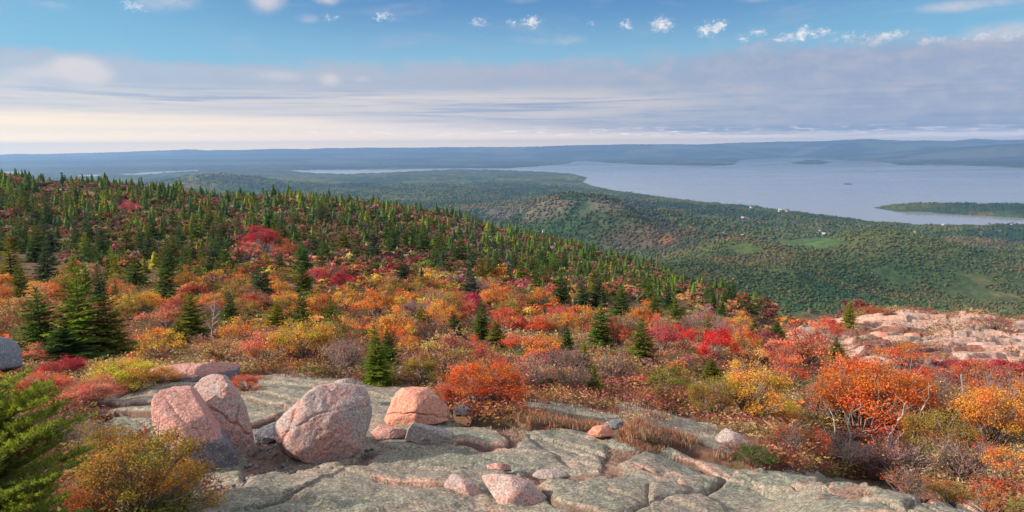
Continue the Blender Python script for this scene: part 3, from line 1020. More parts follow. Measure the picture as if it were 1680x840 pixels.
def outcrop_height(x, y):
    zb = -vA(x / y, np.log(y)) * y
    px, py = project(x, y, zb)
    sd = poly_sd(px, py, OUTCROP) + (fbm(x * .5, y * .5, oct=3, seed=81) - .5) * 10
    back = sstep(y, 60, 70)
    a = math.radians(24)
    q = (y * math.cos(a) + x * math.sin(a)) * 0.30 + (fbm(x * .12, y * .20, oct=4, seed=82) - .5) * 2.3
    t_ = q - np.floor(q)
    q2 = (y * .8 - x * .6) * 0.38 + (fbm(x * .35, y * .35, oct=4, seed=83) - .5) * 1.3
    t2 = q2 - np.floor(q2)
    dz = 0.42 * (sstep(t_, 0, .10) - t_) + 0.24 * (sstep(t2, 0, .10) - t2)
    xx = x * .9 + fbm(x * .3, y * .3, oct=3, seed=84) * 3
    t3 = xx * .5 - np.floor(xx * .5)
    dz = dz - .12 * np.exp(-((t3 - .5) / .05) ** 2)
    dz = dz + (fbm(x * 1.2, y * 1.2, oct=4, seed=85) - .5) * .16
    dz = np.where(sd > 0, .05 + dz * sstep(sd, 0, 10), .05 - .9 * sstep(-sd, 0, 12))
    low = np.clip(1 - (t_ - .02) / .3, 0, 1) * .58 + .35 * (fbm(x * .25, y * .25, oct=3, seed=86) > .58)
    return zb + dz, sd, low


def build_outcrop():
    nu, ns = 620, 420
    u0, _ = uv(1268, 540)
    u = np.linspace(float(u0), 0.80, nu)
    s = np.linspace(math.log(33), math.log(76), ns)
    U, S = np.meshgrid(u, s)
    Y = np.exp(S)
    X = U * Y
    Z, sd, low = outcrop_height(X, Y)
    f = grid_faces(ns, nu)
    keep = sd.ravel()[f].max(1) > -8
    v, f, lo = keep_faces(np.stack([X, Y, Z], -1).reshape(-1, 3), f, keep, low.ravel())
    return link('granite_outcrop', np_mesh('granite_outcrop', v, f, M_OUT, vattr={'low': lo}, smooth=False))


tag(build_outcrop(), 'sunlit pink granite outcrop of broken ledges above the valley', None, kind='structure')


def rockA(x, y, px, py):
    n = fbm(x / 9, y / 16, oct=3, seed=91)
    r = 0.42 * sstep(n, .58, .68)
    e = lambda cx, cyy, wx, wy: np.exp(-(((px - cx) / wx) ** 2 + ((py - cyy) / wy) ** 2))
    r = r + .9 * sstep(fbm(x / 5, y / 9, oct=3, seed=92), .36, .54) * np.clip(e(760, 385, 120, 22) + e(870, 412, 70, 14) + .9 * e(520, 350, 140, 14) + .7 * e(200, 318, 160, 16) + .6 * e(20, 330, 60, 20), 0, 1)
    return np.where(y > 50, r, 0)


def build_ground():
    nu, ns = 760, 560
    u = np.linspace(-1.0, 1.0, nu)
    s = np.linspace(math.log(1.2), math.log(1000), ns)
    U, S = np.meshgrid(u, s)
    Y = np.exp(S)
    X = U * Y
    Z = zA(X, Y)
    px, py = project(X, Y, Z)
    rk = rockA(X, Y, px, py)
    Z = Z + np.where(rk > .35, .25, 0)
    # keep the soil under the ledges and the outcrop
    m1 = sstep(ledge_offset(X, Y, px, py), -9, 0) * (Y < 26)
    m2 = sstep(poly_sd(px, py, OUTCROP), -2, 8) * (Y > 30) * (Y < 80)
    Z = Z - .34 * m1 - .9 * m2
    f = grid_faces(ns, nu)
    return link('ground', np_mesh('ground', np.stack([X, Y, Z], -1).reshape(-1, 3), f, M_GROUND, vattr={'rock': rk.ravel()}, smooth=True))


tag(build_ground(), 'rust brown heath ground of the mountain slope', None, kind='structure')


def surfv(x, y):
    """height of what one stands on"""
    z = zA(x, y)
    zl, sd, *_ = ledge_height(x, y)
    z = np.where((y < 24) & (sd > -4), zl, z)
    zo, sd, _ = outcrop_height(x, y)
    return np.where((y > 33) & (y < 76) & (x > 8) & (sd > -3), zo, z)


def surf(x, y):
    return float(surfv(np.array([x]), np.array([y]))[0])


STRIP = [[(862, 672), (890, 672), (950, 684), (1010, 696), (1060, 690), (1110, 704), (1180, 732), (1236, 748), (1238, 764), (1200, 756), (1150, 742), (1100, 730), (1050, 722), (1000, 714), (960, 706), (900, 700), (866, 694)],
         [(838, 664), (866, 672), (872, 694), (842, 690)]]


# ------------------------------------------------------------------ haze
def build_haze():
    m_, t, out = material('haze_air')
    vol = t.node('ShaderNodeVolumePrincipled')
    vol.inputs['Color'].default_value = (0.34, 0.60, 1.0, 1)
    vol.inputs['Density'].default_value = 8.0e-5
    vol.inputs['Anisotropy'].default_value = 0.4
    t.l.new(vol.outputs[0], out.inputs['Volume'])
    x, y0, y1, z0, z1 = 25500, -3000, 25000, ZSEA - 40, 255
    v = [(-x, y0, z0), (x, y0, z0), (x, y1, z0), (-x, y1, z0), (-x, y0, z1), (x, y0, z1), (x, y1, z1), (-x, y1, z1)]
    f = [(3, 2, 1, 0), (4, 5, 6, 7), (0, 1, 5, 4), (1, 2, 6, 5), (2, 3, 7, 6), (3, 0, 4, 7)]
    o = link('haze', np_mesh('haze', np.array(v, float), np.array(f), m_))
    tag(o, 'thin blue haze over the lowland and bay', None, kind='stuff')


build_haze()
# ------------------------------------------------------------------ plant shapes
def quads(cen, ax, wd, L, Wd):
    """leaf shaped diamonds: centre, long axis, cross axis, half length, half width"""
    a = ax * np.asarray(L).reshape(-1, 1)
    b = wd * np.asarray(Wd).reshape(-1, 1)
    v = np.stack([cen - a, cen + b - a * .1, cen + a, cen - b - a * .1], 1).reshape(-1, 3)
    return v, np.arange(len(v)).reshape(-1, 4)


def norm(a):
    return a / (np.linalg.norm(a, axis=-1, keepdims=True) + 1e-12)


def rand_dirs(r, n):
    return norm(r.normal(size=(n, 3)))


def tube(pts, rads, n=5):
    pts = np.asarray(pts, float)
    V, Fc = [], []
    m_ = len(pts)
    for i in range(m_):
        d = norm(pts[min(i + 1, m_ - 1)] - pts[max(i - 1, 0)])
        a = norm(np.cross(d, [0.31, 0.87, 0.11] if abs(d[1]) < .9 else [1, 0, 0]))
        b = np.cross(d, a)
        for k in range(n):
            t = 2 * math.pi * k / n
            V.append(pts[i] + rads[i] * (math.cos(t) * a + math.sin(t) * b))
    for i in range(m_ - 1):
        for k in range(n):
            Fc.append((i * n + k, i * n + (k + 1) % n, (i + 1) * n + (k + 1) % n, (i + 1) * n + k))
    return np.array(V), np.array(Fc)


def join(parts):
    V, Fq, off = [], [], 0
    for v, f in parts:
        V.append(v)
        Fq.append(f + off)
        off += len(v)
    return np.concatenate(V), np.concatenate(Fq)


def spruce_shape(seed, whorls, nb, stations, R=.30, wid=.016, gap=0.0, low=.04):
    """a spruce one unit tall: flat drooping sprays in whorls"""
    r = np.random.default_rng(seed)
    C, A, B, L, Wd, T = [], [], [], [], [], []
    lean = r.normal(size=2) * .02
    side_b = r.uniform(.75, 1.25, 9)
    for i in range(whorls):
        t = (i + r.uniform(-.3, .3)) / whorls
        t = min(max(t, 0), .985)
        z = low + (1 - low) * t
        rad = R * ((1 - t) ** .82) * r.uniform(.82, 1.15) + .012
        k = max(3, int(round(nb * (1 - .45 * t))))
        a0 = r.uniform(0, 6.28)
        for j in range(k):
            if r.random() < gap:
                continue
            a = a0 + 6.283 * j / k + r.normal() * .22
            ln = rad * r.uniform(.72, 1.16) * side_b[int(a / 6.283 * 9) % 9]
            rise = -.30 + .75 * t + r.normal() * .10
            d = np.array([math.cos(a), math.sin(a), rise])
            d /= np.linalg.norm(d)
            sd = np.array([-math.sin(a), math.cos(a), 0.0])
            o = np.array([lean[0] * t, lean[1] * t, z])
            bt = r.uniform(.72, 1.28)
            for q in range(stations):
                s = (q + .6) / stations
                p = o + d * ln * s + np.array([0, 0, .10 * ln * s * s])
                tl = ln * (.50 * (1 - s) + .13) * (1.0 if q else .6)
                for sg in (-1, 1):
                    ad = norm(d * r.uniform(.55, .95) + sd * sg + np.array([0, 0, r.normal() * .16 - .06]))
                    C.append(p + ad * tl * .5)
                    A.append(ad)
                    B.append(norm(np.cross(ad, [0, 0, 1.0]) + np.array([0, 0, r.normal() * .5])))
                    L.append(tl * .55)
                    Wd.append(wid * r.uniform(.7, 1.4) * (.45 + 1.05 * (1 - t)))
                    T.append(bt * r.uniform(.75, 1.25))
            C.append(o + d * ln * .82 + np.array([0, 0, .08 * ln]))
            A.append(d)
            B.append(norm(np.cross(d, [0, 0, 1.0]) + np.array([0, 0, r.normal() * .5])))
            L.append(ln * .26)
            Wd.append(wid * 1.1)
            T.append(bt * 1.2)
    for j in range(5):
        a = 6.283 * j / 5
        d = norm(np.array([math.cos(a) * .3, math.sin(a) * .3, 1]))
        C.append(np.array([lean[0], lean[1], .92]) + d * .04)
        A.append(d)
        B.append(np.array([-math.sin(a), math.cos(a), 0]))
        L.append(.055)
        Wd.append(min(wid * .6, .011))
        T.append(1.1)
    v, f = quads(np.array(C), np.array(A), np.array(B), np.array(L), np.array(Wd))
    T = np.array(T)
    tint = np.stack([T * r.uniform(.85, 1.2, len(T)), T, T * r.uniform(.7, 1.1, len(T))], -1)
    tv, tf = tube([(0, 0, -.06), (lean[0] * .4, lean[1] * .4, .4), (lean[0], lean[1], .97)], [.022, .014, .003], 6)
    return (v, f, tint), (tv, tf)


def shrub_shape(seed, n, leaf, clumps=34, flat=1.0, bare=0.0, spread=.13, up=.35):
    """a leafy shrub one unit wide and one tall: clumps of leaves on forked stems"""
    r = np.random.default_rng(seed)
    cc = []
    lob = r.uniform(.5, 1.18, 7)
    for i in range(clumps):
        a = r.uniform(0, 6.283)
        rr = math.sqrt(r.random()) * .5 * lob[int(a / 6.283 * 7)]
        top = (1 - (rr / .56) ** 2) ** .5 if rr < .56 else .1
        z = .98 * top * (lob[int(a / 6.283 * 7)] * .5 + .5) * r.uniform(up, 1.0) ** (.6 * flat)
        cc.append((rr * math.cos(a), rr * math.sin(a), max(.07, z - .05)))
    cc = np.array(cc)
    cc[:, 2] *= np.where(r.random(clumps) < .2, r.uniform(1.0, 1.28, clumps), 1)
    wts = r.uniform(.12, 1.0, clumps)
    k = r.choice(clumps, n, p=wts / wts.sum())
    cen = cc[k] + r.normal(size=(n, 3)) * spread * np.array([.62, .62, .5]) * r.uniform(.4, 1.1, (n, 1))
    cen[:, 2] = np.abs(cen[:, 2])
    ax = norm(rand_dirs(r, n) + np.array([0, 0, .25]))
    wd = norm(np.cross(ax, rand_dirs(r, n)))
    L = leaf * r.uniform(.6, 1.35, n)
    v, f = quads(cen, ax, wd, L, L * r.uniform(.42, .7, n))
    cb = r.uniform(.72, 1.3, clumps)[k]
    hue = r.normal(size=clumps)[k] * .22 + r.normal(size=n) * .14
    br = cb * r.uniform(.65, 1.4, n)
    tint = np.stack([br * (1 - .15 * hue), br * (1 + 1.0 * hue).clip(.4, 1.9), br * (1 + .5 * r.normal(size=n) * .4).clip(.3, 2)], -1)
    parts = []
    for i in range(clumps):
        b = np.array([r.normal() * .05, r.normal() * .05, -.06])
        mid = b * .5 + cc[i] * np.array([.42, .42, .5]) + r.normal(size=3) * .03
        parts.append(tube([b, mid, cc[i]], [.011, .008, .003], 3))
        for q in range(3 if bare else 2):
            e = cc[i] + r.normal(size=3) * .09 + np.array([0, 0, .07])
            parts.append(tube([mid * .4 + cc[i] * .6, e], [.005, .0018], 3))
        if bare:
            for q in range(6):
                s = mid * .5 + cc[i] * .5 + r.normal(size=3) * .03
                e = s + r.normal(size=3) * .09 + np.array([0, 0, .10])
                parts.append(tube([s, e], [.004, .0015], 3))
    return (v, f, tint), join(parts)


def as_mesh(name, shp, mat_):
    return np_mesh(name, shp[0], shp[1], mat_, attr={'tint': shp[2]} if len(shp) > 2 else None)


SPR_NEAR, SPR_MID, SPR_FAR = [], [], []
for i in range(6):
    cr, tr = spruce_shape(100 + i, 24, 7, 9, R=(.27, .31, .34, .30, .25, .36)[i], wid=.0125)
    SPR_NEAR.append((as_mesh('spruce_crown', cr, M_NEEDLE), as_mesh('spruce_trunk', tr, M_BARK)))
for i in range(5):
    cr, tr = spruce_shape(200 + i, 14, 6, 4, R=(.25, .30, .27, .34, .22)[i], wid=.024, gap=.06)
    SPR_MID.append((as_mesh('spruce_crown', cr, M_NEEDLE), as_mesh('spruce_trunk', tr, M_BARK)))
for i in range(4):
    SPR_FAR.append(spruce_shape(300 + i, 9, 5, 1, R=(.27, .24, .32, .22)[i], wid=.06, gap=.06)[0])
for i in range(4):
    r = np.random.default_rng(330 + i)
    cv, cf = [], []
    for t in range(4):
        z0, rr, z1 = .05 + .21 * t, (.21, .19, .25, .17)[i] * (1 - .24 * t), .42 + .195 * t
        b0 = len(cv)
        for j in range(7):
            a = 6.283 * j / 7 + t * .5
            q = rr * (r.uniform(.95, 1.25) if j % 2 else r.uniform(.55, .8))
            cv.append((math.cos(a) * q, math.sin(a) * q, z0 + r.normal() * .025))
        for j in range(7):
            a = 6.283 * j / 7 + t * .5
            cv.append((math.cos(a) * .012, math.sin(a) * .012, z1))
        for j in range(7):
            cf.append((b0 + j, b0 + (j + 1) % 7, b0 + 7 + (j + 1) % 7, b0 + 7 + j))
    v, f, tn = SPR_FAR[i]
    cf = np.array(cf)
    cb = r.uniform(.7, 1.2, (len(cf), 1))
    SPR_FAR[i] = (np.concatenate([v, np.array(cv)]), np.concatenate([f, cf + len(v)]), np.concatenate([tn, np.repeat(cb, 3, 1)]))
SHR_NEAR, SHR_MID, SHR_FAR, SHR_BARE, SHR_FINE = [], [], [], [], []
for i in range(6):
    fo, st_ = shrub_shape(400 + i, (5600, 4200, 3200, 4800, 3600, 2600)[i], .0165, (44, 36, 40, 30, 50, 34)[i], spread=(.13, .11, .12, .15, .10, .12)[i])
    SHR_NEAR.append((as_mesh('shrub_foliage', fo, M_LEAF), as_mesh('shrub_stems', st_, M_TWIG)))
for i in range(5):
    fo, st_ = shrub_shape(450 + i, 1000, .04, 26)
    SHR_MID.append((as_mesh('shrub_foliage', fo, M_LEAF), as_mesh('shrub_stems', st_, M_TWIG)))
for i in range(4):
    SHR_FAR.append(shrub_shape(480 + i, 70, .13, 12)[0])
for i in range(4):
    fo, st_ = shrub_shape(500 + i, 1200, .017, 46, bare=1.0, up=.5)
    SHR_BARE.append((as_mesh('shrub_foliage', fo, M_LEAF), as_mesh('shrub_stems', st_, M_TWIG)))
for i in range(3):
    fo, st_ = shrub_shape(540 + i, 13000, .0105, 64, spread=.12)
    SHR_FINE.append((as_mesh('shrub_foliage', fo, M_LEAF), as_mesh('shrub_stems', st_, M_TWIG)))

# leaf and needle colours (albedo)
HUES = {
    'orange': (.64, .25, .055), 'red-orange': (.62, .165, .045), 'golden': (.66, .36, .07), 'yellow': (.60, .42, .06), 'crimson': (.46, .05, .06), 'scarlet': (.68, .045, .04),
    'magenta': (.46, .05, .13), 'salmon': (.62, .22, .13), 'rust': (.40, .13, .05), 'tan': (.46, .27, .12), 'maroon': (.28, .07, .08), 'purple-brown': (.32, .19, .17),
    'olive': (.22, .19, .045), 'olive-gold': (.33, .22, .05), 'green': (.09, .13, .03), 'coral': (.60, .16, .08), 'brown': (.34, .20, .11), 'pink': (.60, .13, .14)}
GRN = {'bright green': (.15, .215, .028), 'olive green': (.155, .175, .035), 'mid green': (.10, .165, .035), 'dark green': (.065, .12, .036), 'blue-green': (.065, .115, .060), 'yellow-green': (.24, .25, .035)}
taken = [(5, 580, 42), (325, 606, 72), (540, 622, 20), (985, 706, 22), (1390, 600, 26), (1450, 545, 34), (1540, 550, 40), (1620, 545, 40)]


def depth_of(x, y, z):
    d = np.stack([x, y, z], -1) @ CR
    return -d[..., 2]


def jit(c_, k=.10):
    f = 1 + (rng.random(3) - .5) * 2 * k
    return tuple(min(1, max(0.005, v * q)) for v, q in zip(c_, f))


def put_plant(kind, part_names, meshes, x, y, z, w, h, color, label, cat, group):
    if isinstance(meshes, tuple):
        root = bpy.data.objects.new(kind, None)
        root.empty_display_size = .2
        COL.objects.link(root)
        for nm, me in zip(part_names, meshes):
            p = link(nm, me, root)
            p.color = tuple(color) + (1,)
    else:
        root = link(kind, meshes)
        root.color = tuple(color) + (1,)
    root.location = (x, y, z)
    root.scale = (w, w, h)
    root.rotation_euler = (0, 0, rng.uniform(0, 6.28))
    tag(root, label, cat, group)
    return root


def put_at(px, py, wpx, hpx):
    x, y = hit(px, py)
    z = surf(x, y)
    dpt = float(depth_of(np.array(x), np.array(y), np.array(z)))
    return x, y, z, wpx / F * dpt, hpx / F * dpt * 1.05


G_SPR = 'spruces among the autumn shrubs'
G_SHR = 'autumn shrubs of the summit heath'
n_spr = n_shr = 0


def spruce(px, py, w, h, tone, label, var=None):
    global n_spr
    x, y, z, W_, H_ = put_at(px, py, w, h)
    i = n_spr % 6 if var is None else var
    R = (.27, .31, .34, .30, .25, .36)[i]
    put_plant('spruce_tree', ('crown', 'trunk'), SPR_NEAR[i], x, y, z - .03, W_ / (2 * R), H_, jit(GRN[tone], .06), label, 'spruce', G_SPR)
    taken.append((px, py - h * .4, max(w, h) * .42))
    n_spr += 1


def shrub(px, py, w, h, tone, label, style='near', var=None, cat='shrub'):
    global n_shr
    x, y, z, W_, H_ = put_at(px, py, w, h)
    lst = {'near': SHR_NEAR, 'bare': SHR_BARE, 'fine': SHR_FINE}[style]
    put_plant('autumn_shrub', ('foliage', 'stems'), lst[(n_shr if var is None else var) % len(lst)], x, y + W_ * .25, z - .04, W_ * 1.08, H_ * 1.05, jit(HUES[tone], .05), label, cat, G_SHR)
    taken.append((px, py - h * .4, w * .42))
    n_shr += 1


# ------------------------------------------------------------------ plants one can point to
for a in (
        (72, 592, 95, 120, 'mid green', 'dark layered spruce forming the left shoulder of the big spruce clump'),
        (135, 590, 105, 150, 'bright green', 'tallest spruce of the clump behind the pink-leaved heath, left side'),
        (182, 588, 95, 108, 'olive green', 'sunny olive spruce on the right of the big spruce clump'),
        (112, 596, 130, 62, 'dark green', 'low spreading spruce skirt in front of the big spruce clump'),
        (618, 628, 66, 98, 'bright green', 'bright green cone-shaped spruce standing against the far edge of the ledge'),
        (637, 602, 46, 62, 'dark green', 'dark spruce peeking over the bright green ledge-edge spruce'),
        (314, 560, 66, 78, 'olive green', 'broad olive spruce beside the grey skeleton spruce'),
        (290, 575, 60, 48, 'olive green', 'low olive spruce at the foot of the broad olive one'),
        (380, 540, 48, 58, 'dark green', 'dark pointed spruce right of the grey skeleton spruce'),
        (272, 498, 52, 84, 'mid green', 'tall slim spruce above the golden heath, uphill of the broad olive spruce'),
        (498, 492, 56, 66, 'olive green', 'olive spruce with spreading lower boughs above the golden bush'),
        (455, 545, 62, 50, 'yellow-green', 'low wide yellow-green spruce left of the golden bush'),
        (984, 572, 52, 76, 'mid green', 'dark pointed spruce alone among orange bushes mid slope'),
        (1053, 595, 56, 70, 'olive green', 'dense spruce just left of the pink-red bushes'),
        (959, 610, 42, 48, 'yellow-green', 'small yellow-green spruce below the lone pointed spruce'),
        (973, 645, 40, 52, 'yellow-green', 'bright lime young spruce near the slab with red grass'),
        (790, 562, 46, 72, 'mid green', 'slim spruce above the tan bush, uphill of the red-orange bush'),
        (815, 572, 56, 46, 'olive green', 'squat olive spruce beside the slim one above the tan bush'),
        (1018, 530, 56, 66, 'mid green', 'broad dark spruce at the top edge of the orange bush belt'),
        (1070, 533, 44, 62, 'olive green', 'narrow olive spruce left of the ridge-end spruces'),
        (1110, 540, 60, 66, 'olive green', 'wide olive spruce above the pink-red bushes'),
        (1182, 535, 40, 40, 'mid green', 'small spruce above the scarlet maple'),
        (1235, 548, 40, 34, 'mid green', 'bushy spruce just right of the scarlet maple top'),
        (1272, 556, 54, 38, 'mid green', 'bushy green spruce at the left tip of the pink outcrop'),
        (1391, 548, 32, 46, 'yellow-green', 'small lone yellow-green spruce on the outcrop edge against the valley'),
        (1372, 586, 36, 40, 'olive green', 'short olive spruce in front of the outcrop'),
        (1168, 628, 56, 40, 'olive green', 'flat-topped olive pine under the scarlet maple'),
        (902, 640, 90, 22, 'mid green', 'mat of low green juniper at the back of the red grass slab'),
        (930, 580, 34, 52, 'dark green', 'thin shadowy spruce left of the lone pointed spruce'),
        (745, 560, 50, 50, 'dark green', 'dark low spruce under the magenta bush'),
        (690, 545, 44, 44, 'olive green', 'olive spruce between orange bushes, middle of the slope'),
        (1575, 690, 44, 40, 'dark green', 'dark little spruce below the pale dead snag'),
        (35, 500, 50, 70, 'olive green', 'olive spruce at the far left above the tan bush'),
        (225, 480, 50, 60, 'mid green', 'mid-sized spruce uphill of the big spruce clump, right side'),
        (20, 470, 54, 84, 'yellow-green', 'tall yellow-green spruce at the far left of the slope'),
        (80, 470, 60, 80, 'blue-green', 'blue-green spruce behind the left shoulder of the big clump')):
    spruce(*a)

for a in (
        (1440, 722, 190, 138, 'red-orange', 'large orange birch bush with pale twisting stems above the ledge', 'fine', 0),
        (1390, 705, 90, 96, 'orange', 'orange left half of the birch thicket over the pale stems', 'fine', 1),
        (1505, 700, 90, 96, 'red-orange', 'red-orange right shoulder of the birch thicket', 'fine', 3),
        (1474, 716, 62, 46, 'scarlet', 'vivid scarlet leaves at the foot of the large orange birch', 'near', 2),
        (1642, 745, 140, 118, 'orange', 'orange bush at the right edge beside the dark brambles', 'fine', 3),
        (1555, 760, 120, 88, 'olive-gold', 'olive-gold bush between the scarlet leaves and the right edge orange bush', 'fine', 4),
        (1600, 800, 130, 70, 'brown', 'brown withered bush at lower right below the orange bush', 'bare', 0),
        (1500, 790, 130, 62, 'purple-brown', 'purple twiggy bush at the brink of the ledge, lower right', 'bare', 1),
        (1380, 775, 130, 60, 'purple-brown', 'grey-purple bare bush around the white birch stems', 'bare', 2),
        (1300, 755, 80, 66, 'rust', 'rusty thin bush above the ledge crack, left of the white birch', 'bare', 3),
        (1660, 690, 110, 84, 'coral', 'coral pink-tinged bush at the right edge below the outcrop', 'bare', 0),
        (1540, 670, 80, 58, 'brown', 'dull brown bush between the orange birch and the snag', 'bare', 1),
        (1500, 612, 100, 40, 'red-orange', 'red-orange low bushes along the near foot of the outcrop', 'near', 5),
        (1640, 628, 110, 36, 'crimson', 'crimson low bush at the right foot of the outcrop', 'near', 1),
        (1640, 552, 64, 26, 'rust', 'rusty scrub bush on top of the pink outcrop', 'bare', 3),
        (1440, 524, 60, 14, 'rust', 'low rusty patch on the skyline of the outcrop', 'near', 4),
        (1330, 605, 100, 56, 'salmon', 'salmon bush at the left foot of the outcrop', 'near', 0),
        (1236, 692, 128, 100, 'golden', 'golden bush with green-yellow base beside the grassy strip', 'fine', 2),
        (1176, 688, 90, 70, 'olive-gold', 'olive and orange bush adjoining the golden bush on its left', 'fine', 4),
        (1292, 648, 84, 66, 'coral', 'coral bush behind the golden bush', 'near', 5),
        (1350, 690, 80, 62, 'brown', 'brown leafless bush between golden bush and orange birch', 'bare', 2),
        (1172, 595, 72, 52, 'scarlet', 'scarlet maple bush, the brightest red one mid slope', 'near', 3),
        (1088, 585, 50, 54, 'pink', 'pink-red bush left of the scarlet maple', 'near', 0),
        (1125, 580, 52, 48, 'scarlet', 'red bush between the pink-red bush and the scarlet maple', 'near', 5),
        (1225, 590, 64, 50, 'orange', 'orange bush right of the scarlet maple', 'near', 1),
        (785, 676, 132, 84, 'red-orange', 'red-orange bush growing at the ledge behind the sunlit pink boulder', 'fine', 0),
        (830, 668, 70, 56, 'coral', 'coral right lobe of the bush behind the sunlit pink boulder', 'fine', 1),
        (735, 668, 50, 50, 'coral', 'small coral bush nearest behind the sunlit pink boulder', 'fine', 2),
        (740, 622, 110, 76, 'tan', 'tan and gold bush right of the bright ledge-edge spruce', 'near', 1),
        (690, 628, 80, 50, 'olive-gold', 'olive-gold bush touching the bright ledge-edge spruce', 'near', 2),
        (885, 606, 92, 60, 'orange', 'rounded orange bush left of the lone pointed spruce', 'near', 4),
        (860, 640, 90, 60, 'salmon', 'faded salmon bush right of the red-orange ledge bush', 'bare', 1),
        (1010, 630, 90, 54, 'tan', 'tan withered bush below the dense spruce', 'bare', 0),
        (1090, 660, 90, 54, 'olive', 'olive-brown rounded bush behind the red grass slab', 'near', 3),
        (955, 550, 70, 50, 'orange', 'bright orange bush left of the lone pointed spruce top', 'near', 1),
        (1015, 575, 60, 44, 'coral', 'coral bush between the pointed spruce and the dense spruce', 'near', 0),
        (492, 600, 112, 78, 'golden', 'golden bush with glowing yellow leaves behind the slabs', 'fine', 1),
        (430, 605, 90, 54, 'salmon', 'salmon-orange bush between the flat reddish slab and golden bush', 'near', 3),
        (560, 610, 80, 54, 'purple-brown', 'purple-brown thin bush left of the bright ledge-edge spruce', 'bare', 3),
        (395, 575, 84, 52, 'orange', 'orange-yellow bush uphill of the flat reddish slab', 'near', 5),
        (612, 528, 78, 46, 'orange', 'orange bush in the middle of the slope, above the bright spruce', 'near', 0),
        (560, 520, 70, 44, 'golden', 'gold-orange bush left of the mid slope orange bush', 'near', 2),
        (350, 600, 110, 42, 'tan', 'tan low bush directly behind the flat reddish slab', 'near', 4),
        (250, 596, 90, 56, 'golden', 'broad golden bush nearest the right foot of the big spruce clump', 'near', 1),
        (262, 550, 84, 50, 'salmon', 'salmon bush uphill of the golden bush near the spruce clump', 'near', 2),
        (190, 640, 120, 46, 'yellow', 'yellow-leaved bush left of the flat reddish slab', 'fine', 0),
        (250, 628, 70, 30, 'golden', 'little golden bush against the left end of the flat slab', 'fine', 2),
        (92, 622, 74, 36, 'crimson', 'crimson leafed bush in front of the big spruce clump', 'fine', 1),
        (60, 660, 110, 50, 'coral', 'coral-pink bush at far left above the young fir', 'fine', 2),
        (130, 668, 110, 44, 'salmon', 'salmon-red bush beside the layered ledge at left', 'fine', 0),
        (150, 680, 60, 28, 'maroon', 'maroon low bush where the layered ledge begins', 'fine', 1),
        (35, 560, 110, 72, 'tan', 'peach-tan bush beside the blue-grey boulder', 'near', 0),
        (60, 600, 80, 34, 'salmon', 'peach low bush in front of the blue-grey boulder', 'near', 5),
        (400, 640, 60, 30, 'coral', 'small coral bush between the flat slab and the ledge', 'fine', 2),
        (345, 618, 46, 22, 'golden', 'small gold tuft bush on the flat slab front', 'fine', 0),
        (432, 412, 66, 44, 'crimson', 'crimson maple high on the hillside, biggest red one there', 'near', 3),
        (404, 430, 46, 34, 'salmon', 'salmon bush just below the crimson hillside maple', 'near', 1),
        (470, 425, 50, 34, 'rust', 'rusty bush right of the crimson hillside maple', 'near', 0),
        (424, 462, 40, 34, 'coral', 'coral bush downhill of the crimson hillside maple', 'near', 2),
        (830, 484, 34, 27, 'crimson', 'round crimson bush among dark spruces mid slope', 'near', 5),
        (775, 506, 40, 34, 'magenta', 'magenta bush left below the round crimson bush', 'near', 1),
        (925, 525, 44, 34, 'pink', 'pink bush above the bright orange one mid slope', 'near', 4),
        (208, 348, 34, 22, 'pink', 'pink-red bush near the skyline at left', 'near', 2),
        (556, 480, 36, 32, 'crimson', 'small crimson bush above the gold-orange one', 'near', 0),
        (512, 470, 36, 30, 'pink', 'rosy bush behind the spruce with spreading boughs', 'near', 3),
        (1640, 838, 120, 62, 'rust', 'rusty red bush in the lower right corner', 'near', 1),
        (1570, 828, 90, 50, 'olive-gold', 'olive and gold bush hanging over the ledge brink, lower right', 'near', 2),
        (1500, 806, 80, 44, 'rust', 'rust-red sprigs over the ledge brink below the purple bush', 'bare', 2),
        (1440, 788, 80, 40, 'maroon', 'maroon twigs at the ledge brink right of the white birch stem', 'bare', 3),
        (1625, 772, 90, 54, 'coral', 'coral bush under the right edge orange bush', 'bare', 1),
        (1345, 760, 60, 54, 'coral', 'coral bush left of the white birch stem', 'near', 2),
        (1660, 800, 90, 60, 'orange', 'orange bush low at the right edge', 'near', 5),
        (1246, 762, 64, 42, 'green', 'green and yellow bush at the brink of the ledge crack', 'fine', 1),
        (1210, 752, 50, 34, 'maroon', 'maroon tuft bush left of the green one by the ledge crack', 'bare', 0),
        (196, 862, 210, 150, 'olive-gold', 'large olive-gold leafy bush in front of the split red boulder', 'fine', 0),
        (286, 822, 78, 78, 'golden', 'gold leafed right side of the bush below the split red boulder', 'fine', 1),
        (165, 765, 110, 58, 'olive-gold', 'olive-gold bush on the left below the layered ledge', 'fine', 2),
        (120, 745, 80, 50, 'purple-brown', 'purple-leaved sprigs between the young fir and the gold bush', 'bare', 2),
        (140, 855, 110, 80, 'rust', 'dark rusty bush beside the young fir at the bottom', 'fine', 1)):
    shrub(*a)

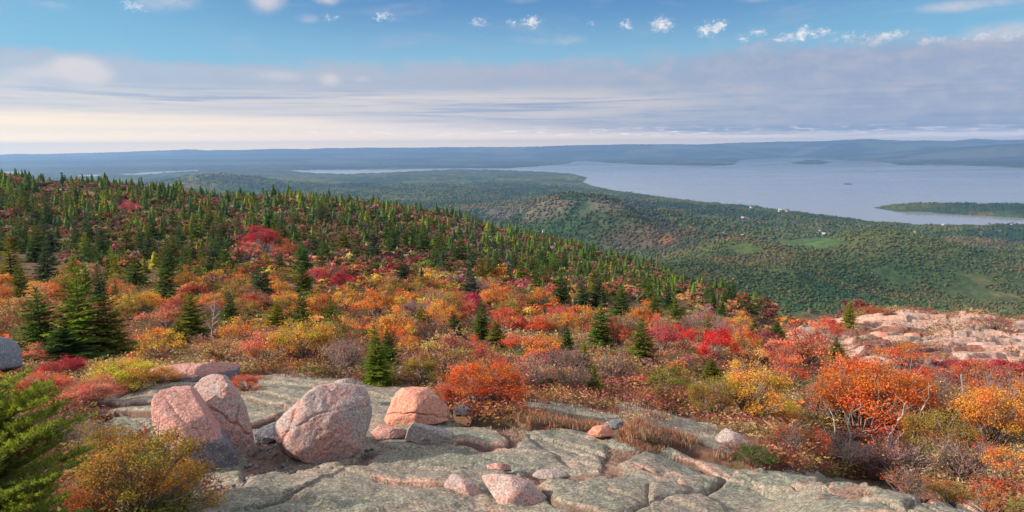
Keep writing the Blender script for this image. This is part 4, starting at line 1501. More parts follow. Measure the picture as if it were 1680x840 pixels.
# ------------------------------------------------------------------ the many others: chosen over the slope, the largest become things
LAND = [("the split red boulder", 330, 690), ("the big cracked boulder", 530, 690), ("the sunlit pink boulder", 685, 665), ("the flat reddish slab", 325, 605), ("the blue-grey boulder", 5, 580),
        ("the red-orange ledge bush", 785, 640), ("the bright ledge-edge spruce", 620, 590), ("the big spruce clump", 135, 520), ("the crimson hillside maple", 432, 395), ("the round crimson bush", 830, 472),
        ("the magenta bush", 775, 490), ("the scarlet maple", 1172, 570), ("the golden bush by the grass", 1236, 645), ("the large orange birch", 1440, 655), ("the lone outcrop spruce", 1391, 525),
        ("the pale dead snag", 1580, 645), ("the lone pointed spruce", 984, 540), ("the tip of the pink outcrop", 1290, 548), ("the left end of the skyline", 20, 290), ("the bare rock on the ridge", 770, 385),
        ("the middle of the skyline", 480, 325), ("the right foot of the ridge", 1235, 520), ("the pink-red skyline bush", 208, 338), ("the golden bush behind the slabs", 492, 565), ("the grey skeleton spruce", 350, 515),
        ("the ridge crest", 1030, 445), ("the tall yellow-green spruce", 20, 430), ("the mid slope orange bush", 612, 508), ("the small crimson bush", 556, 465), ("the lower skyline slope", 900, 405),
        ("the pink bush mid slope", 925, 508), ("the orange bush at the right edge", 1642, 690)]
ORD = ['', 'second ', 'third ', 'fourth ', 'fifth ', 'sixth ', 'seventh ', 'eighth ', 'ninth ', 'tenth ', 'eleventh ', 'twelfth ', 'thirteenth ', 'fourteenth ', 'fifteenth ', 'sixteenth ', 'seventeenth ', 'eighteenth ',
       'nineteenth ', 'twentieth ']


def label_all(items, noun):
    """items: (px, py, hpx, tone); a phrase each, told apart by nearness to a landmark"""
    keyed = {}
    out = [None] * len(items)
    for i, (px, py, hp, tone) in enumerate(items):
        k = min(range(len(LAND)), key=lambda q: math.hypot(px - LAND[q][1], (py - LAND[q][2]) * 1.3))
        dx, dy = px - LAND[k][1], py - LAND[k][2]
        if abs(dx) > abs(dy) * 1.3:
            side_ = 'right of' if dx > 0 else 'left of'
        elif abs(dy) > abs(dx) * 1.3:
            side_ = 'below' if dy > 0 else 'above'
        else:
            side_ = ('below' if dy > 0 else 'above') + (' and right of' if dx > 0 else ' and left of')
        keyed.setdefault((tone, side_, k), []).append((math.hypot(dx, dy), i))
    for (tone, side_, k), lst in keyed.items():
        lst.sort()
        for n, (d, i) in enumerate(lst):
            o = ORD[min(n, 19)]
            out[i] = f"{'nearest ' if n == 0 and len(lst) > 1 else o}{tone} {noun} {side_} {LAND[k][0]}"
    return out


def scatter(n, y0, y1, p, gap, ubound=.80):
    u = rng.uniform(-ubound, ubound, n)
    y = (y0 ** p + rng.random(n) * (y1 ** p - y0 ** p)) ** (1 / p)
    x = u * y
    grid, keep = {}, []
    for i in range(n):
        g = gap * (1 if y[i] < 90 else 1 + (y[i] - 90) / 400)
        c_ = (int(x[i] // 2), int(y[i] // 2))
        ok = True
        for a in (-1, 0, 1):
            for b in (-1, 0, 1):
                for (qx, qy) in grid.get((c_[0] + a, c_[1] + b), ()):
                    if (qx - x[i]) ** 2 + (qy - y[i]) ** 2 < g * g:
                        ok = False
        if ok:
            keep.append(i)
            grid.setdefault(c_, []).append((x[i], y[i]))
    return x[keep], y[keep]


def clear_of(px, py):
    ok = np.ones(px.shape, bool)
    for (tx, ty, r) in taken:
        ok &= ((px - tx) / r) ** 2 + ((py - ty) / r) ** 2 > 1
    return ok


def merged(name, shapes, idx, x, y, z, w, h, rgb, label, mat_, rot=None):
    V, Fq, T, off = [], [], [], 0
    for k, (sv, sf, stn) in enumerate(shapes):
        sel = np.nonzero(idx == k)[0]
        if not len(sel):
            continue
        a = rng.uniform(0, 6.28, len(sel))
        ca, sa = np.cos(a)[:, None], np.sin(a)[:, None]
        vx = (sv[None, :, 0] * ca - sv[None, :, 1] * sa) * w[sel][:, None] + x[sel][:, None]
        vy = (sv[None, :, 0] * sa + sv[None, :, 1] * ca) * w[sel][:, None] + y[sel][:, None]
        vz = sv[None, :, 2] * h[sel][:, None] + z[sel][:, None]
        V.append(np.stack([vx, vy, vz], -1).reshape(-1, 3))
        Fq.append((sf[None] + (np.arange(len(sel)) * len(sv))[:, None, None]).reshape(-1, sf.shape[1]) + off)
        T.append((rgb[sel][:, None, :] * stn[None]).reshape(-1, 3))
        off += len(sel) * len(sv)
    o = link(name, np_mesh(name, np.concatenate(V), np.concatenate(Fq), mat_, attr={'tint': np.concatenate(T)}))
    tag(o, label, None, kind='stuff')
    return o


def fill_spruces():
    x, y = scatter(26000, 20, 285, 1.75, 1.0)
    z = zA(x, y)
    px, py = project(x, y, z)
    n = fbm(x / 18, y / 18, oct=3, seed=61)
    e = lambda cx, cyy, wx, wy: np.exp(-(((px - cx) / wx) ** 2 + ((py - cyy) / wy) ** 2))
    dens = .30 + .55 * sstep(530 - py, 0, 70) + .25 * sstep(490 - py, 0, 40) + .4 * sstep(px, 820, 900) * (py < 528)
    dens = np.maximum(dens, .8 * e(1100, 520, 120, 16))
    dens *= 1 - .75 * e(1180, 520, 60, 22) * (py > 505)
    dens *= 1 - .9 * np.clip(rockA(x, y, px, py), 0, 1)
    dens = .72 * np.maximum(dens, .75 * (px < 580) * sstep(525 - py, 0, 30))
    dens *= .30 + .75 * sstep(n, .38, .60)
    dens = np.where((px > 830) & (px < 1260) & (py < 524), np.maximum(dens, .66 + .5 * (n - .5)), dens)
    dens = np.where(px > 1290, dens * .12, dens)
    h = (.7 + 2.4 * rng.random(len(x)) ** 1.7) * rng.uniform(.8, 1.25, len(x)) * (1 + .30 * sstep(y, 70, 160)) * (.75 + .45 * sstep(y, 30, 70)) * np.where(px > 850, .85, 1)
    ok = rng.random(len(x)) < dens
    ok &= poly_sd(px, py, OUTCROP) < -6
    ok &= ledge_offset(x, y, px, py) < -12
    ok &= seen(x, y, h) & (px > -140) & (px < 1820) & ~((y < 45) & (py > 640))
    d = depth_of(x, y, z)
    hp = h / d * F
    ok &= clear_of(px, py - hp * .4)
    x, y, z, h, hp, px, py = [q[ok] for q in (x, y, z, h, hp, px, py)]
    r = rng.random(len(x)) + (n[ok] - .5) * 1.2 + .28 * sstep(560 - px, 0, 500) * sstep(py, 400, 470)
    tones = np.where(r > .92, 'olive green', np.where(r > .70, 'mid green', np.where(r > .40, 'dark green', 'blue-green')))
    tones = np.where((r > 1.12) & (py > 420), 'yellow-green', tones)
    tones = np.where((px > 850) & (py < 500) & (r < .7), 'dark green', tones)
    order = np.argsort(-hp * ((px > -20) & (px < 1700)))
    nmax = 300 - n_spr
    big, rest = order[:nmax], order[nmax:]
    labels = label_all([(px[i], py[i] - hp[i] * .5, hp[i], ('small ' if hp[i] < 38 else 'tall ' if hp[i] > 62 else '') + str(tones[i])) for i in big], 'spruce')
    for k, i in enumerate(big):
        v = int(rng.integers(0, 6))
        wsc = h[i] * rng.uniform(.85, 1.2)
        if k < 130:
            me, pn = SPR_NEAR[v], ('crown', 'trunk')
        else:
            me, pn = SPR_MID[v % 5], ('crown', 'trunk')
        put_plant('spruce_tree', pn, me, x[i], y[i], z[i] - .05, wsc, h[i], jit(GRN[str(tones[i])], .14), labels[k], 'spruce', G_SPR)
    rgb = np.array([GRN[str(t_)] for t_ in tones[rest]]) * np.array([1.45, 1.3, 1.1]) * rng.uniform(.75, 1.25, (len(rest), 1)) * rng.uniform(.9, 1.1, (len(rest), 3))
    merged('spruce_woods', SPR_FAR, rng.integers(0, 4, len(rest)), x[rest], y[rest], z[rest] - .1, h[rest] * rng.uniform(1.15, 1.75, len(rest)), h[rest] * .86, rgb,
           'dense young spruces covering the far hillside', M_MASS)
    print('spruces', len(x), len(rest))


def fill_shrubs():
    x, y = scatter(38000, 12.5, 285, 1.45, .68)
    z = zA(x, y)
    px, py = project(x, y, z)
    n = fbm(x / 11, y / 11, oct=3, seed=62)
    n2 = fbm(x / 26, y / 26, oct=2, seed=63)
    dens = .95 - .30 * sstep(480 - py, 0, 60) - .3 * sstep(px, 820, 900) * (py < 515)
    dens = dens * (1 - .9 * np.clip(rockA(x, y, px, py), 0, 1))
    w = rng.uniform(.9, 2.3, len(x)) * (.75 + .35 * sstep(y, 25, 60) + .25 * sstep(y, 80, 150))
    h = w * rng.uniform(.5, .9, len(x))
    ok = rng.random(len(x)) < dens
    ok &= poly_sd(px, py, OUTCROP) < -3
    near_ = .55 + .45 * sstep(y, 15, 24)
    w, h = w * near_, h * near_
    ok &= ledge_offset(x, y, px, py) < -14
    for P in STRIP:
        ok &= poly_sd(px, py, P) < -8
    ok &= seen(x, y, h) & (px > -140) & (px < 1820)
    d = depth_of(x, y, z)
    hp = h / d * F
    ok &= clear_of(px, py - hp * .4)
    x, y, z, w, h, hp, px, py, n, n2 = [q[ok] for q in (x, y, z, w, h, hp, px, py, n, n2)]
    belt = sstep(py, 455, 520)
    names = list(HUES)
    tones = []
    for i in range(len(x)):
        r = rng.random() * .6 + n[i] * .8 - .1
        if py[i] > 455 + rng.normal() * 18:
            if px[i] < 560:
                t_ = 'tan' if r < .27 else 'salmon' if r < .34 else 'orange' if r < .46 else 'golden' if r < .58 else 'olive-gold' if r < .68 else 'olive' if r < .74 else 'rust'
            elif px[i] < 1250:
                t_ = 'olive-gold' if r < .27 else 'tan' if r < .38 else 'golden' if r < .46 else 'orange' if r < .54 else 'coral' if r < .61 else 'olive' if r < .67 else 'red-orange' if r < .72 else 'rust' if r < .8 else 'purple-brown'
            else:
                t_ = 'brown' if r < .25 else 'purple-brown' if r < .35 else 'rust' if r < .45 else 'orange' if r < .58 else 'coral' if r < .68 else 'red-orange' if r < .8 else 'maroon'
        else:
            t_ = 'olive' if r < .30 else 'brown' if r < .44 else 'rust' if r < .54 else 'salmon' if r < .58 else 'olive' if r < .70 else 'purple-brown' if r < .78 else 'coral' if r < .81 else 'tan'
            if rng.random() < .075:
                t_ = ('crimson', 'pink', 'coral', 'red-orange')[int(rng.integers(0, 4))]
        tones.append(t_)
    tones = np.array(tones)
    order = np.argsort(-(w / h) ** .5 * hp * ((px > -20) & (px < 1700)))
    nmax = 300 - n_shr
    big, rest = order[:nmax], order[nmax:]
    labels = label_all([(px[i], py[i] - hp[i] * .5, hp[i], ('small ' if hp[i] < 30 else '') + str(tones[i])) for i in big], 'bush')
    for k, i in enumerate(big):
        v = int(rng.integers(0, 6))
        bare = str(tones[i]) in ('purple-brown', 'brown') or (str(tones[i]) in ('tan', 'rust') and rng.random() < .35)
        if k < 150:
            me, pn = (SHR_BARE[v % 4] if bare else SHR_NEAR[v]), ('foliage', 'stems')
        else:
            me, pn = SHR_MID[v % 5], ('foliage', 'stems')
        put_plant('autumn_shrub', pn, me, x[i], y[i], z[i] - .06, w[i], h[i], jit(HUES[str(tones[i])], .14), labels[k], 'shrub', G_SHR)
    rgb = np.array([HUES[str(t_)] for t_ in tones[rest]]) * rng.uniform(.65, 1.2, (len(rest), 1)) * rng.uniform(.9, 1.1, (len(rest), 3))
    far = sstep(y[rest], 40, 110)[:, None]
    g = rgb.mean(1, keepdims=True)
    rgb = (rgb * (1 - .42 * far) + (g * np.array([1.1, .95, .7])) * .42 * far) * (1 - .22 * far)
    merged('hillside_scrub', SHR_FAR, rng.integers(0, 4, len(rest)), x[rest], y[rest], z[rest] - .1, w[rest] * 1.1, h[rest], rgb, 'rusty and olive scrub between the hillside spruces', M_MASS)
    print('shrubs', len(x), len(rest))


def fill_cover():
    """huckleberry and heath close to the ground"""
    n = 17500
    u = rng.uniform(-.95, .80, n)
    y = np.exp(rng.uniform(math.log(7.5), math.log(75), n))
    x = u * y
    z = zA(x, y)
    px, py = project(x, y, z)
    zo, so, low = outcrop_height(x, y)
    on = (x > 8) & (y > 33) & (y < 76) & (so > 0) & (low > .40)
    z = np.where(on, zo, z)
    ok = (ledge_offset(x, y, px, py) < -3) & ((poly_sd(px, py, OUTCROP) < 2) | on) & (py < 900)
    for P in STRIP:
        ok &= poly_sd(px, py, P) < -2
    x, y, z, px, py = [q[ok] for q in (x, y, z, px, py)]
    tuft = []
    for k in range(3):
        r = np.random.default_rng(700 + k)
        m_ = 60
        c_ = np.stack([r.normal(size=m_) * .28, r.normal(size=m_) * .28, r.uniform(.1, .8, m_)], -1)
        ax = norm(rand_dirs(r, m_) + np.array([0, 0, .9]))
        v, f = quads(c_, ax, norm(np.cross(ax, rand_dirs(r, m_))), r.uniform(.05, .11, m_), r.uniform(.02, .05, m_))
        b = r.uniform(.6, 1.4, m_)
        tuft.append((v, f, np.stack([b, b * r.uniform(.8, 1.2, m_), b * r.uniform(.7, 1.2, m_)], -1)))
    nn = fbm(x / 4, y / 4, oct=3, seed=66) + rng.normal(size=len(x)) * .06
    pal = np.array([(.36, .26, .15), (.26, .20, .06), (.34, .22, .11), (.27, .11, .07), (.22, .07, .07), (.30, .14, .06), (.20, .13, .11), (.15, .16, .04)])
    rgb = pal[np.clip(((nn - .25) * 16).astype(int), 0, 7)] * rng.uniform(.85, 1.45, (len(x), 1))
    s = rng.uniform(.35, .75, len(x)) * (.55 + y / 45)
    merged('heath_cover', tuft, rng.integers(0, 3, len(x)), x, y, z - .03, s, s * rng.uniform(.35, .6, len(x)), rgb, 'low red-brown heath plants covering the soil', M_MASS)


fill_spruces()
fill_shrubs()
fill_cover()
# ------------------------------------------------------------------ loose rocks
def ico(sub):
    bm = bmesh.new()
    bmesh.ops.create_icosphere(bm, subdivisions=sub, radius=1.0)
    v = np.array([p.co[:] for p in bm.verts])
    f = np.array([[q.index for q in p.verts] for p in bm.faces])
    bm.free()
    return norm(v), f


ICO = {k: ico(k) for k in (3, 4, 5, 6, 7)}
N_ROCK = [0]


def boulder(outline, base_py, mat_, label, facets=(), thick=.8, sub=7, sharp=60.0, grooves=(), rough=.018, name='boulder', cat='boulder', group=None, sink=.0, tilt=.22, D=None, lift=0.0):
    """a rock whose sides follow a convex outline seen in the photo and whose front is cut by facets (normal, distance)"""
    N_ROCK[0] += 1
    r = np.random.default_rng(900 + N_ROCK[0])
    P = np.array(outline, float)
    mid = (P.min(0) + P.max(0)) / 2
    bx, by = (hit(mid[0], base_py) if D is None else (None, D))
    d0 = rays(mid[0], mid[1])
    fw = d0 / np.linalg.norm(d0)
    slant = by / d0[1]
    o = d0 * slant
    right = norm(np.cross(fw, np.array([0, 0, 1.0])))
    up = np.cross(right, fw)
    rr = rays(P[:, 0], P[:, 1])
    rr = rr * (np.dot(o, fw) / (rr @ fw))[:, None] - o
    q = np.stack([rr @ right, rr @ up], -1)
    area = np.sum(q[:, 0] * np.roll(q[:, 1], -1) - np.roll(q[:, 0], -1) * q[:, 1])
    if area < 0:
        q = q[::-1]
    size = max(q.max(0) - q.min(0))
    th = thick * size * .5
    Np, Dp = [], []
    for i in range(len(q)):
        e = q[(i + 1) % len(q)] - q[i]
        n = np.array([e[1], -e[0]]) / (np.linalg.norm(e) + 1e-9)
        dd = float(n @ q[i])
        ty = r.uniform(-tilt, tilt)
        nn = np.array([n[0], ty, n[1]])
        Np.append(nn / np.linalg.norm(nn))
        Dp.append(dd / np.linalg.norm(nn) * 1.02)
    if not len(facets):
        facets = ((0.1, -1, .25, .9),)
    for (a, b, c_, k) in tuple(facets) + ((0, 1, 0, 1.0),):
        nn = np.array([a, b, c_], float)
        Np.append(nn / np.linalg.norm(nn))
        Dp.append(th * k)
    for k in range(6 if size > .5 else 4):
        nn = norm(np.array([r.uniform(-.7, .7), -1.0, r.uniform(-.6, .8)]))
        reach = max(1e-3, 1.0 / np.max((np.array(Np) @ nn).clip(1e-3) / np.array(Dp)))
        Np.append(nn)
        Dp.append(reach * r.uniform(.955, 1.02))
    Np, Dp = np.array(Np), np.maximum(np.array(Dp), size * .03)
    dirs, f = ICO[sub]
    c_ = np.maximum(dirs @ Np.T, 0) / Dp[None]
    rad = 1.0 / (np.sum(c_ ** sharp, 1) ** (1 / sharp))
    rad = np.minimum(rad, size * 1.2)
    p = dirs * rad[:, None]
    k = 1.0 / size
    n1 = fbm(p[:, 0] * 2.6 * k + 7 * N_ROCK[0], p[:, 1] * 2.6 * k, p[:, 2] * 2.6 * k, oct=5, seed=N_ROCK[0]) - .5
    n2 = fbm(p[:, 0] * 14 * k, p[:, 1] * 14 * k, p[:, 2] * 14 * k, oct=3, seed=40 + N_ROCK[0]) - .5
    n3 = np.abs(fbm(p[:, 0] * 5 * k + 3, p[:, 1] * 5 * k, p[:, 2] * 5 * k, oct=4, seed=70 + N_ROCK[0]) - .5)
    dsp = n1 * rough * 3.2 * size + n2 * rough * 1.5 * size - np.clip(.05 - n3, 0, 1) * rough * 6 * size
    for (a, b, g, off, dep) in grooves:
        nn = np.array([a, b, g], float)
        nn /= np.linalg.norm(nn)
        dd = np.abs(p @ nn - off * size + n1 * .22 * size)
        dsp -= dep * size * np.exp(-(dd / (.016 * size)) ** 2)
    p = p + dirs * dsp[:, None]
    M = np.stack([right, fw, up], 0)
    pw = p @ M
    cen = o + fw * th * .35 + np.array([0, 0, -sink + lift])
    ob = link(name, np_mesh(name, pw, f, mat_, smooth=True))
    ob.location = cen
    tag(ob, label, cat, group)
    return ob


boulder([(250, 652), (262, 641), (318, 637), (350, 648), (374, 690), (386, 740), (406, 768), (396, 777), (332, 784), (288, 748), (262, 716), (250, 690)], 778, M_RED,
        'split red granite boulder with a blue-grey lower band, leaning on its grey half',
        facets=((-.75, -1, .1, 1.0), (.12, -1, .32, .82), (.5, -1, -.35, .86)), thick=.75, rough=.012, grooves=((.75, .2, .3, -.17, .016),), D=10.2)
boulder([(306, 648), (330, 620), (348, 615), (370, 618), (388, 640), (402, 664), (412, 700), (419, 732), (408, 746), (372, 740), (330, 700)], 748, M_PINKGREY,
        'pinkish-grey back half of the split boulder with a rounded crown',
        facets=((-.45, -1, .75, .85), (.55, -1, .25, .8), (.1, -1, -.3, 1.0)), thick=.8, grooves=((.6, -.2, .75, .02, .03), (.9, .1, -.3, .14, .03)), D=11.0)
boulder([(450, 706), (454, 690), (484, 664), (502, 646), (526, 631), (560, 629), (596, 636), (606, 652), (608, 684), (600, 722), (586, 742), (540, 760), (528, 763), (474, 748), (456, 732)], 762, M_PINKGREY,
        'big cracked pinkish-grey boulder, the broadest one on the ledge',
        facets=((-.85, -1, .45, .84), (-.12, -1, .02, .74), (.42, -1, -.12, .76), (.55, -1, .75, .92), (-.1, -.8, 1.2, .92), (.2, -1, -.85, .88)), thick=.9,
        grooves=((-.25, .1, .95, .06, .010), (-.9, .2, .3, .30, .022)), D=10.7)
boulder([(633, 694), (636, 680), (648, 652), (664, 639), (694, 639), (718, 650), (734, 666), (735, 692), (700, 697), (670, 703), (640, 701)], 700, M_PINK,
        'sunlit pink boulder with a level crack across it',
        facets=((-.65, -1, .45, .72), (.75, -1, .1, .70), (0, -1, -.4, .9), (-.1, -.6, 1.1, .8)), thick=.85, grooves=((.12, .05, 1, -.10, .035), (.8, -.2, -.35, .12, .015)), D=12.9)
boulder([(667, 722), (672, 704), (681, 694), (706, 699), (742, 712), (741, 730), (726, 734), (690, 729)], 731, M_GREYPINK,
        'grey wedge-shaped block lying below the sunlit pink boulder', facets=((-.2, -1, -.1, .5), (.1, -.5, 1.0, .6)), thick=.6, sub=7, rough=.01, sharp=60, D=11.6)
boulder([(610, 710), (622, 699), (650, 701), (668, 706), (666, 720), (640, 723), (616, 721)], 721, M_RED,
        'low reddish stone with a broken bright end, left of the grey wedge block', thick=.6, sub=6, D=11.9)
boulder([(417, 715), (428, 702), (452, 693), (456, 722), (440, 729), (420, 727)], 727, M_BLUE, 'dark blue-grey stone wedged between the two largest boulders', facets=((.1, -1, .9, .7),), thick=.8, sub=6, D=11.8)
boulder([(550, 628), (560, 622), (578, 622), (584, 629), (574, 634), (556, 634)], 634, M_GREYPINK, 'small flat stone perched behind the crown of the big cracked boulder', sub=5, D=14.6)
boulder([(243, 605), (256, 599), (300, 592), (390, 590), (396, 600), (388, 616), (300, 624), (282, 622), (246, 612)], 622, M_RED, 'flat reddish slab rock with a grey top lying among gold shrubs',
        facets=((0, -1, -.05, .5), (0, -.5, 1, .34)), thick=.7, sub=7, rough=.014, sharp=40, sink=.06)
boulder([(-44, 600), (-36, 562), (-10, 551), (14, 554), (30, 568), (38, 586), (34, 604), (-20, 612)], 606, M_BLUE, 'rounded blue-grey boulder cut by the left edge', thick=.9, sub=6, sharp=9, D=19.5)
boulder([(966, 708), (974, 700), (998, 696), (1004, 703), (1003, 716), (984, 718), (968, 714)], 717, M_PINK, 'small pink stone at the edge of the red grass', facets=((-.3, -1, .5, .7), (.5, -1, .1, .7)), sub=5, D=12.3)
boulder([(992, 694), (1008, 688), (1022, 692), (1020, 700), (998, 702)], 701, M_BLUE, 'small grey stone behind the little pink one', sub=5, D=13.0)
boulder([(788, 783), (806, 776), (834, 777), (860, 783), (884, 800), (902, 818), (880, 832), (846, 838), (826, 842), (812, 822)], 838, M_PINKGREY, 'triangular bulging granite block with a pink left edge, bottom of the ledge',
        facets=((-.6, -1, .5, .42), (.3, -1, .9, .40)), thick=.7, sub=7, sharp=14, rough=.01, D=8.55)
boulder([(726, 794), (734, 781), (750, 778), (776, 790), (796, 812), (800, 824), (772, 820), (748, 808), (730, 803)], 818, M_PINKGREY, 'low rough pink-tipped block just left of the triangular one',
        facets=((-.4, -1, .5, .4), (.3, -1, .9, .36)), thick=.6, sub=6, sharp=14, rough=.012, D=8.75)
boulder([(799, 764), (812, 760), (836, 762), (838, 772), (802, 774)], 774, M_RED, 'flat maroon stone in the hollow above the triangular block', thick=.5, sub=5, D=9.9)
boulder([(1174, 715), (1190, 702), (1214, 712), (1228, 728), (1218, 744), (1186, 742)], 744, M_GREYPINK, 'grey-pink rock at the end of the red grass strip', facets=((-.3, -1, .4, .6), (.5, -1, .6, .6)), thick=.7, sub=6, D=13.6)
boulder([(744, 668), (762, 664), (772, 672), (766, 682), (748, 682)], 682, M_GREYPINK, 'little stone half hidden in litter right of the sunlit boulder', sub=5, D=13.6)
boulder([(872, 782), (884, 771), (912, 768), (930, 774), (934, 783), (900, 788)], 786, M_GREYPINK, 'green-topped flat stone in the reddish hollow', facets=((0, -1, .9, .5),), thick=.6, sub=5, sharp=10, D=9.6)
for (px, py, w, h, lab) in ((1398, 560, 26, 11, 'pink block at the left of the upper outcrop ledge'), (1442, 552, 34, 16, 'upright pink block in the middle of the outcrop'), (1496, 552, 30, 12, 'sloping pink block in the middle right of the outcrop'),
                            (1656, 534, 18, 11, 'square pink block on the outcrop skyline beside the rusty bush'), (1612, 570, 60, 18, 'largest pink block at the right of the outcrop'), (1664, 576, 44, 20, 'cracked pink block at the right edge of the outcrop'),
                            (1478, 526, 30, 8, 'thin pale slab lying near the outcrop skyline'), (1572, 530, 36, 10, 'broad pale block just under the outcrop skyline'), (1548, 548, 28, 9, 'small pink slab in the centre of the outcrop'),
                            (1420, 530, 26, 9, 'small block at the upper left of the outcrop skyline'), (1352, 540, 30, 10, 'pale block on the outcrop tip'), (1318, 549, 26, 9, 'lowest pale block of the outcrop tip'),
                            (1440, 574, 40, 12, 'grey-pink slab at the near left of the outcrop'), (1530, 585, 60, 12, 'long pale slab along the near edge of the outcrop')):
    ol = [(px - w / 2, py + h * .1), (px - w * .4, py - h * .4), (px - w * .1, py - h / 2), (px + w * .35, py - h * .42), (px + w / 2, py + h * .1), (px + w * .4, py + h / 2), (px - w * .42, py + h / 2)]
    hx, hy = hit(px, py + h / 2)
    boulder(ol, py + h / 2, M_PINK if w < 50 else M_PINKGREY, lab, facets=((-.4, -1, .5, .6), (.4, -1, .6, .6)), thick=.7, sub=5, rough=.016, name='outcrop_block', cat='rock', group='loose pink blocks on the outcrop')


# ------------------------------------------------------------------ grass, dried flowers, gravel: nobody could count them
def in_poly(polys, n):
    out = []
    for P in polys:
        P = np.array(P, float)
        lo, hi = P.min(0), P.max(0)
        ar = (hi - lo).prod()
        k = int(n * ar / 4000) + 20
        q = lo + rng.random((k, 2)) * (hi - lo)
        out.append(q[poly_sd(q[:, 0], q[:, 1], P) > 0])
    return np.concatenate(out)


def grass(name, polys, n, hgt, pal, label, lean=.95, wid=.0045):
    q = in_poly(polys, n)
    x, y, ok = hitv(q[:, 0], q[:, 1])
    kp = fbm(x * 1.9, y * 1.9, oct=3, seed=87) + rng.normal(size=len(x)) * .05 > .46
    x, y = x[kp], y[kp]
    z = surfv(x, y)
    m_ = len(x)
    a = rng.uniform(0, 6.28, m_)
    h = hgt * rng.uniform(.3, 1.5, m_) * (.5 + fbm(x * 2.5, y * 2.5, oct=2, seed=89))
    tip = np.stack([x + np.cos(a) * h * lean * rng.random(m_), y + np.sin(a) * h * lean * rng.random(m_), z + h], -1)
    mid_ = np.stack([x, y, z + h * .55], -1) * .7 + tip * .3
    mid_[:, 2] = z + h * .55
    b = rng.uniform(0, 6.28, m_)
    dx = np.stack([np.cos(b), np.sin(b), np.zeros(m_)], -1) * wid * rng.uniform(.7, 1.5, (m_, 1))
    base = np.stack([x, y, z - .03], -1)
    V = np.stack([base - dx, base + dx, mid_ + dx * .8, mid_ - dx * .8, tip], 1).reshape(-1, 3)
    i = np.arange(m_)[:, None] * 5
    nn = fbm(x * 1.3, y * 1.3, oct=3, seed=88) + rng.normal(size=m_) * .08
    pal = np.array(pal)
    rgb = pal[np.clip(((nn - .3) / .4 * len(pal)).astype(int), 0, len(pal) - 1)] * rng.uniform(.7, 1.3, (m_, 1))
    o = link(name, np_mesh(name, V, [i + np.array([[0, 1, 2, 3]]), i + np.array([[3, 2, 4]])], M_MASS, attr={'tint': np.concatenate([rgb, rgb])}))
    tag(o, label, None, kind='stuff')


EDGE = [[(700, 650), (745, 676), (820, 672), (850, 655), (1010, 675), (1100, 690), (1210, 722), (1290, 740), (1300, 720), (1200, 690), (1100, 662), (1000, 648), (880, 640), (760, 640)],
        [(420, 612), (560, 622), (680, 634), (700, 622), (560, 608), (430, 602)], [(1290, 764), (1400, 786), (1520, 802), (1660, 838), (1680, 820), (1560, 780), (1420, 755), (1300, 742)]]
grass('red_grass', STRIP, 3800, .095, [(.40, .17, .10), (.33, .12, .09), (.44, .28, .16), (.42, .32, .2), (.22, .17, .08), (.32, .12, .10), (.46, .36, .24), (.38, .15, .08)], 'red-brown dry grass in the strip between the ledge slabs')
grass('dry_grass', EDGE, 1800, .10, [(.30, .20, .10), (.26, .13, .08), (.40, .29, .18), (.22, .15, .06), (.27, .09, .08)], 'tan dry grass along the edges of the rock', .4)
grass('litter_grass', [SOIL[3], SOIL[2], SOIL[4]], 1200, .035, [(.34, .24, .17), (.28, .17, .12), (.40, .30, .22)], 'withered grass litter in the hollows of the ledge', 3.0, .006)
grass('straw_grass', [[(85, 838), (120, 806), (200, 812), (300, 822), (310, 840), (300, 848), (90, 848)]], 900, .22, [(.34, .28, .2), (.26, .2, .13), (.2, .16, .09)], 'pale straw grass under the gold bush at the bottom', .5, .004)


def flower_heads():
    q = in_poly([[(905, 668), (960, 672), (1010, 684), (1060, 682), (1130, 694), (1120, 706), (1040, 700), (960, 690), (905, 684)], [(985, 650), (1080, 662), (1100, 676), (1000, 668)],
                 [(1440, 785), (1560, 790), (1680, 800), (1680, 830), (1560, 812), (1450, 798)], [(1290, 690), (1400, 730), (1380, 760), (1290, 740)], [(1040, 668), (1250, 700), (1280, 724), (1120, 690)]], 36)
    x, y, ok = hitv(q[:, 0], q[:, 1])
    z = surfv(x, y)
    sv, sf, tt = [], [], []
    for i in range(5):
        a = 6.283 * i / 5
        sv += [(0, 0, 0), (math.cos(a - .5) * .8, math.sin(a - .5) * .8, .25), (math.cos(a), math.sin(a), .4), (math.cos(a + .5) * .8, math.sin(a + .5) * .8, .25)]
        sf.append([i * 4 + k for k in range(4)])
    m_ = len(x)
    shp = (np.array(sv), np.array(sf), np.ones((5, 3)))
    rgb = np.array([(.62, .52, .44)]) * rng.uniform(.7, 1.2, (m_, 1))
    s = rng.uniform(.012, .03, m_)
    merged('dried_flower_heads', [shp], np.zeros(m_, int), x, y, z + rng.uniform(.10, .24, m_), s, s, rgb, 'pale dried flower heads dotted over the grass', M_MASS)


flower_heads()


def gravel():
    q = in_poly([SOIL[0]], 70)
    x, y, ok = hitv(q[:, 0], q[:, 1])
    z = surfv(x, y)
    V, f = ICO[3]
    m_ = len(x)
    s = rng.uniform(.012, .04, m_)
    vv = V * (1 + .25 * rng.normal(size=(len(V), 1)))
    rgb = np.array([(.27, .25, .25)]) * rng.uniform(.5, 1.5, (m_, 1))
    merged('gravel', [(vv, f, np.ones((len(f), 3)))], np.zeros(m_, int), x, y, z, s, s * .7, rgb, 'grey gravel in the wet hollow between the two largest boulders', M_MASS)


gravel()


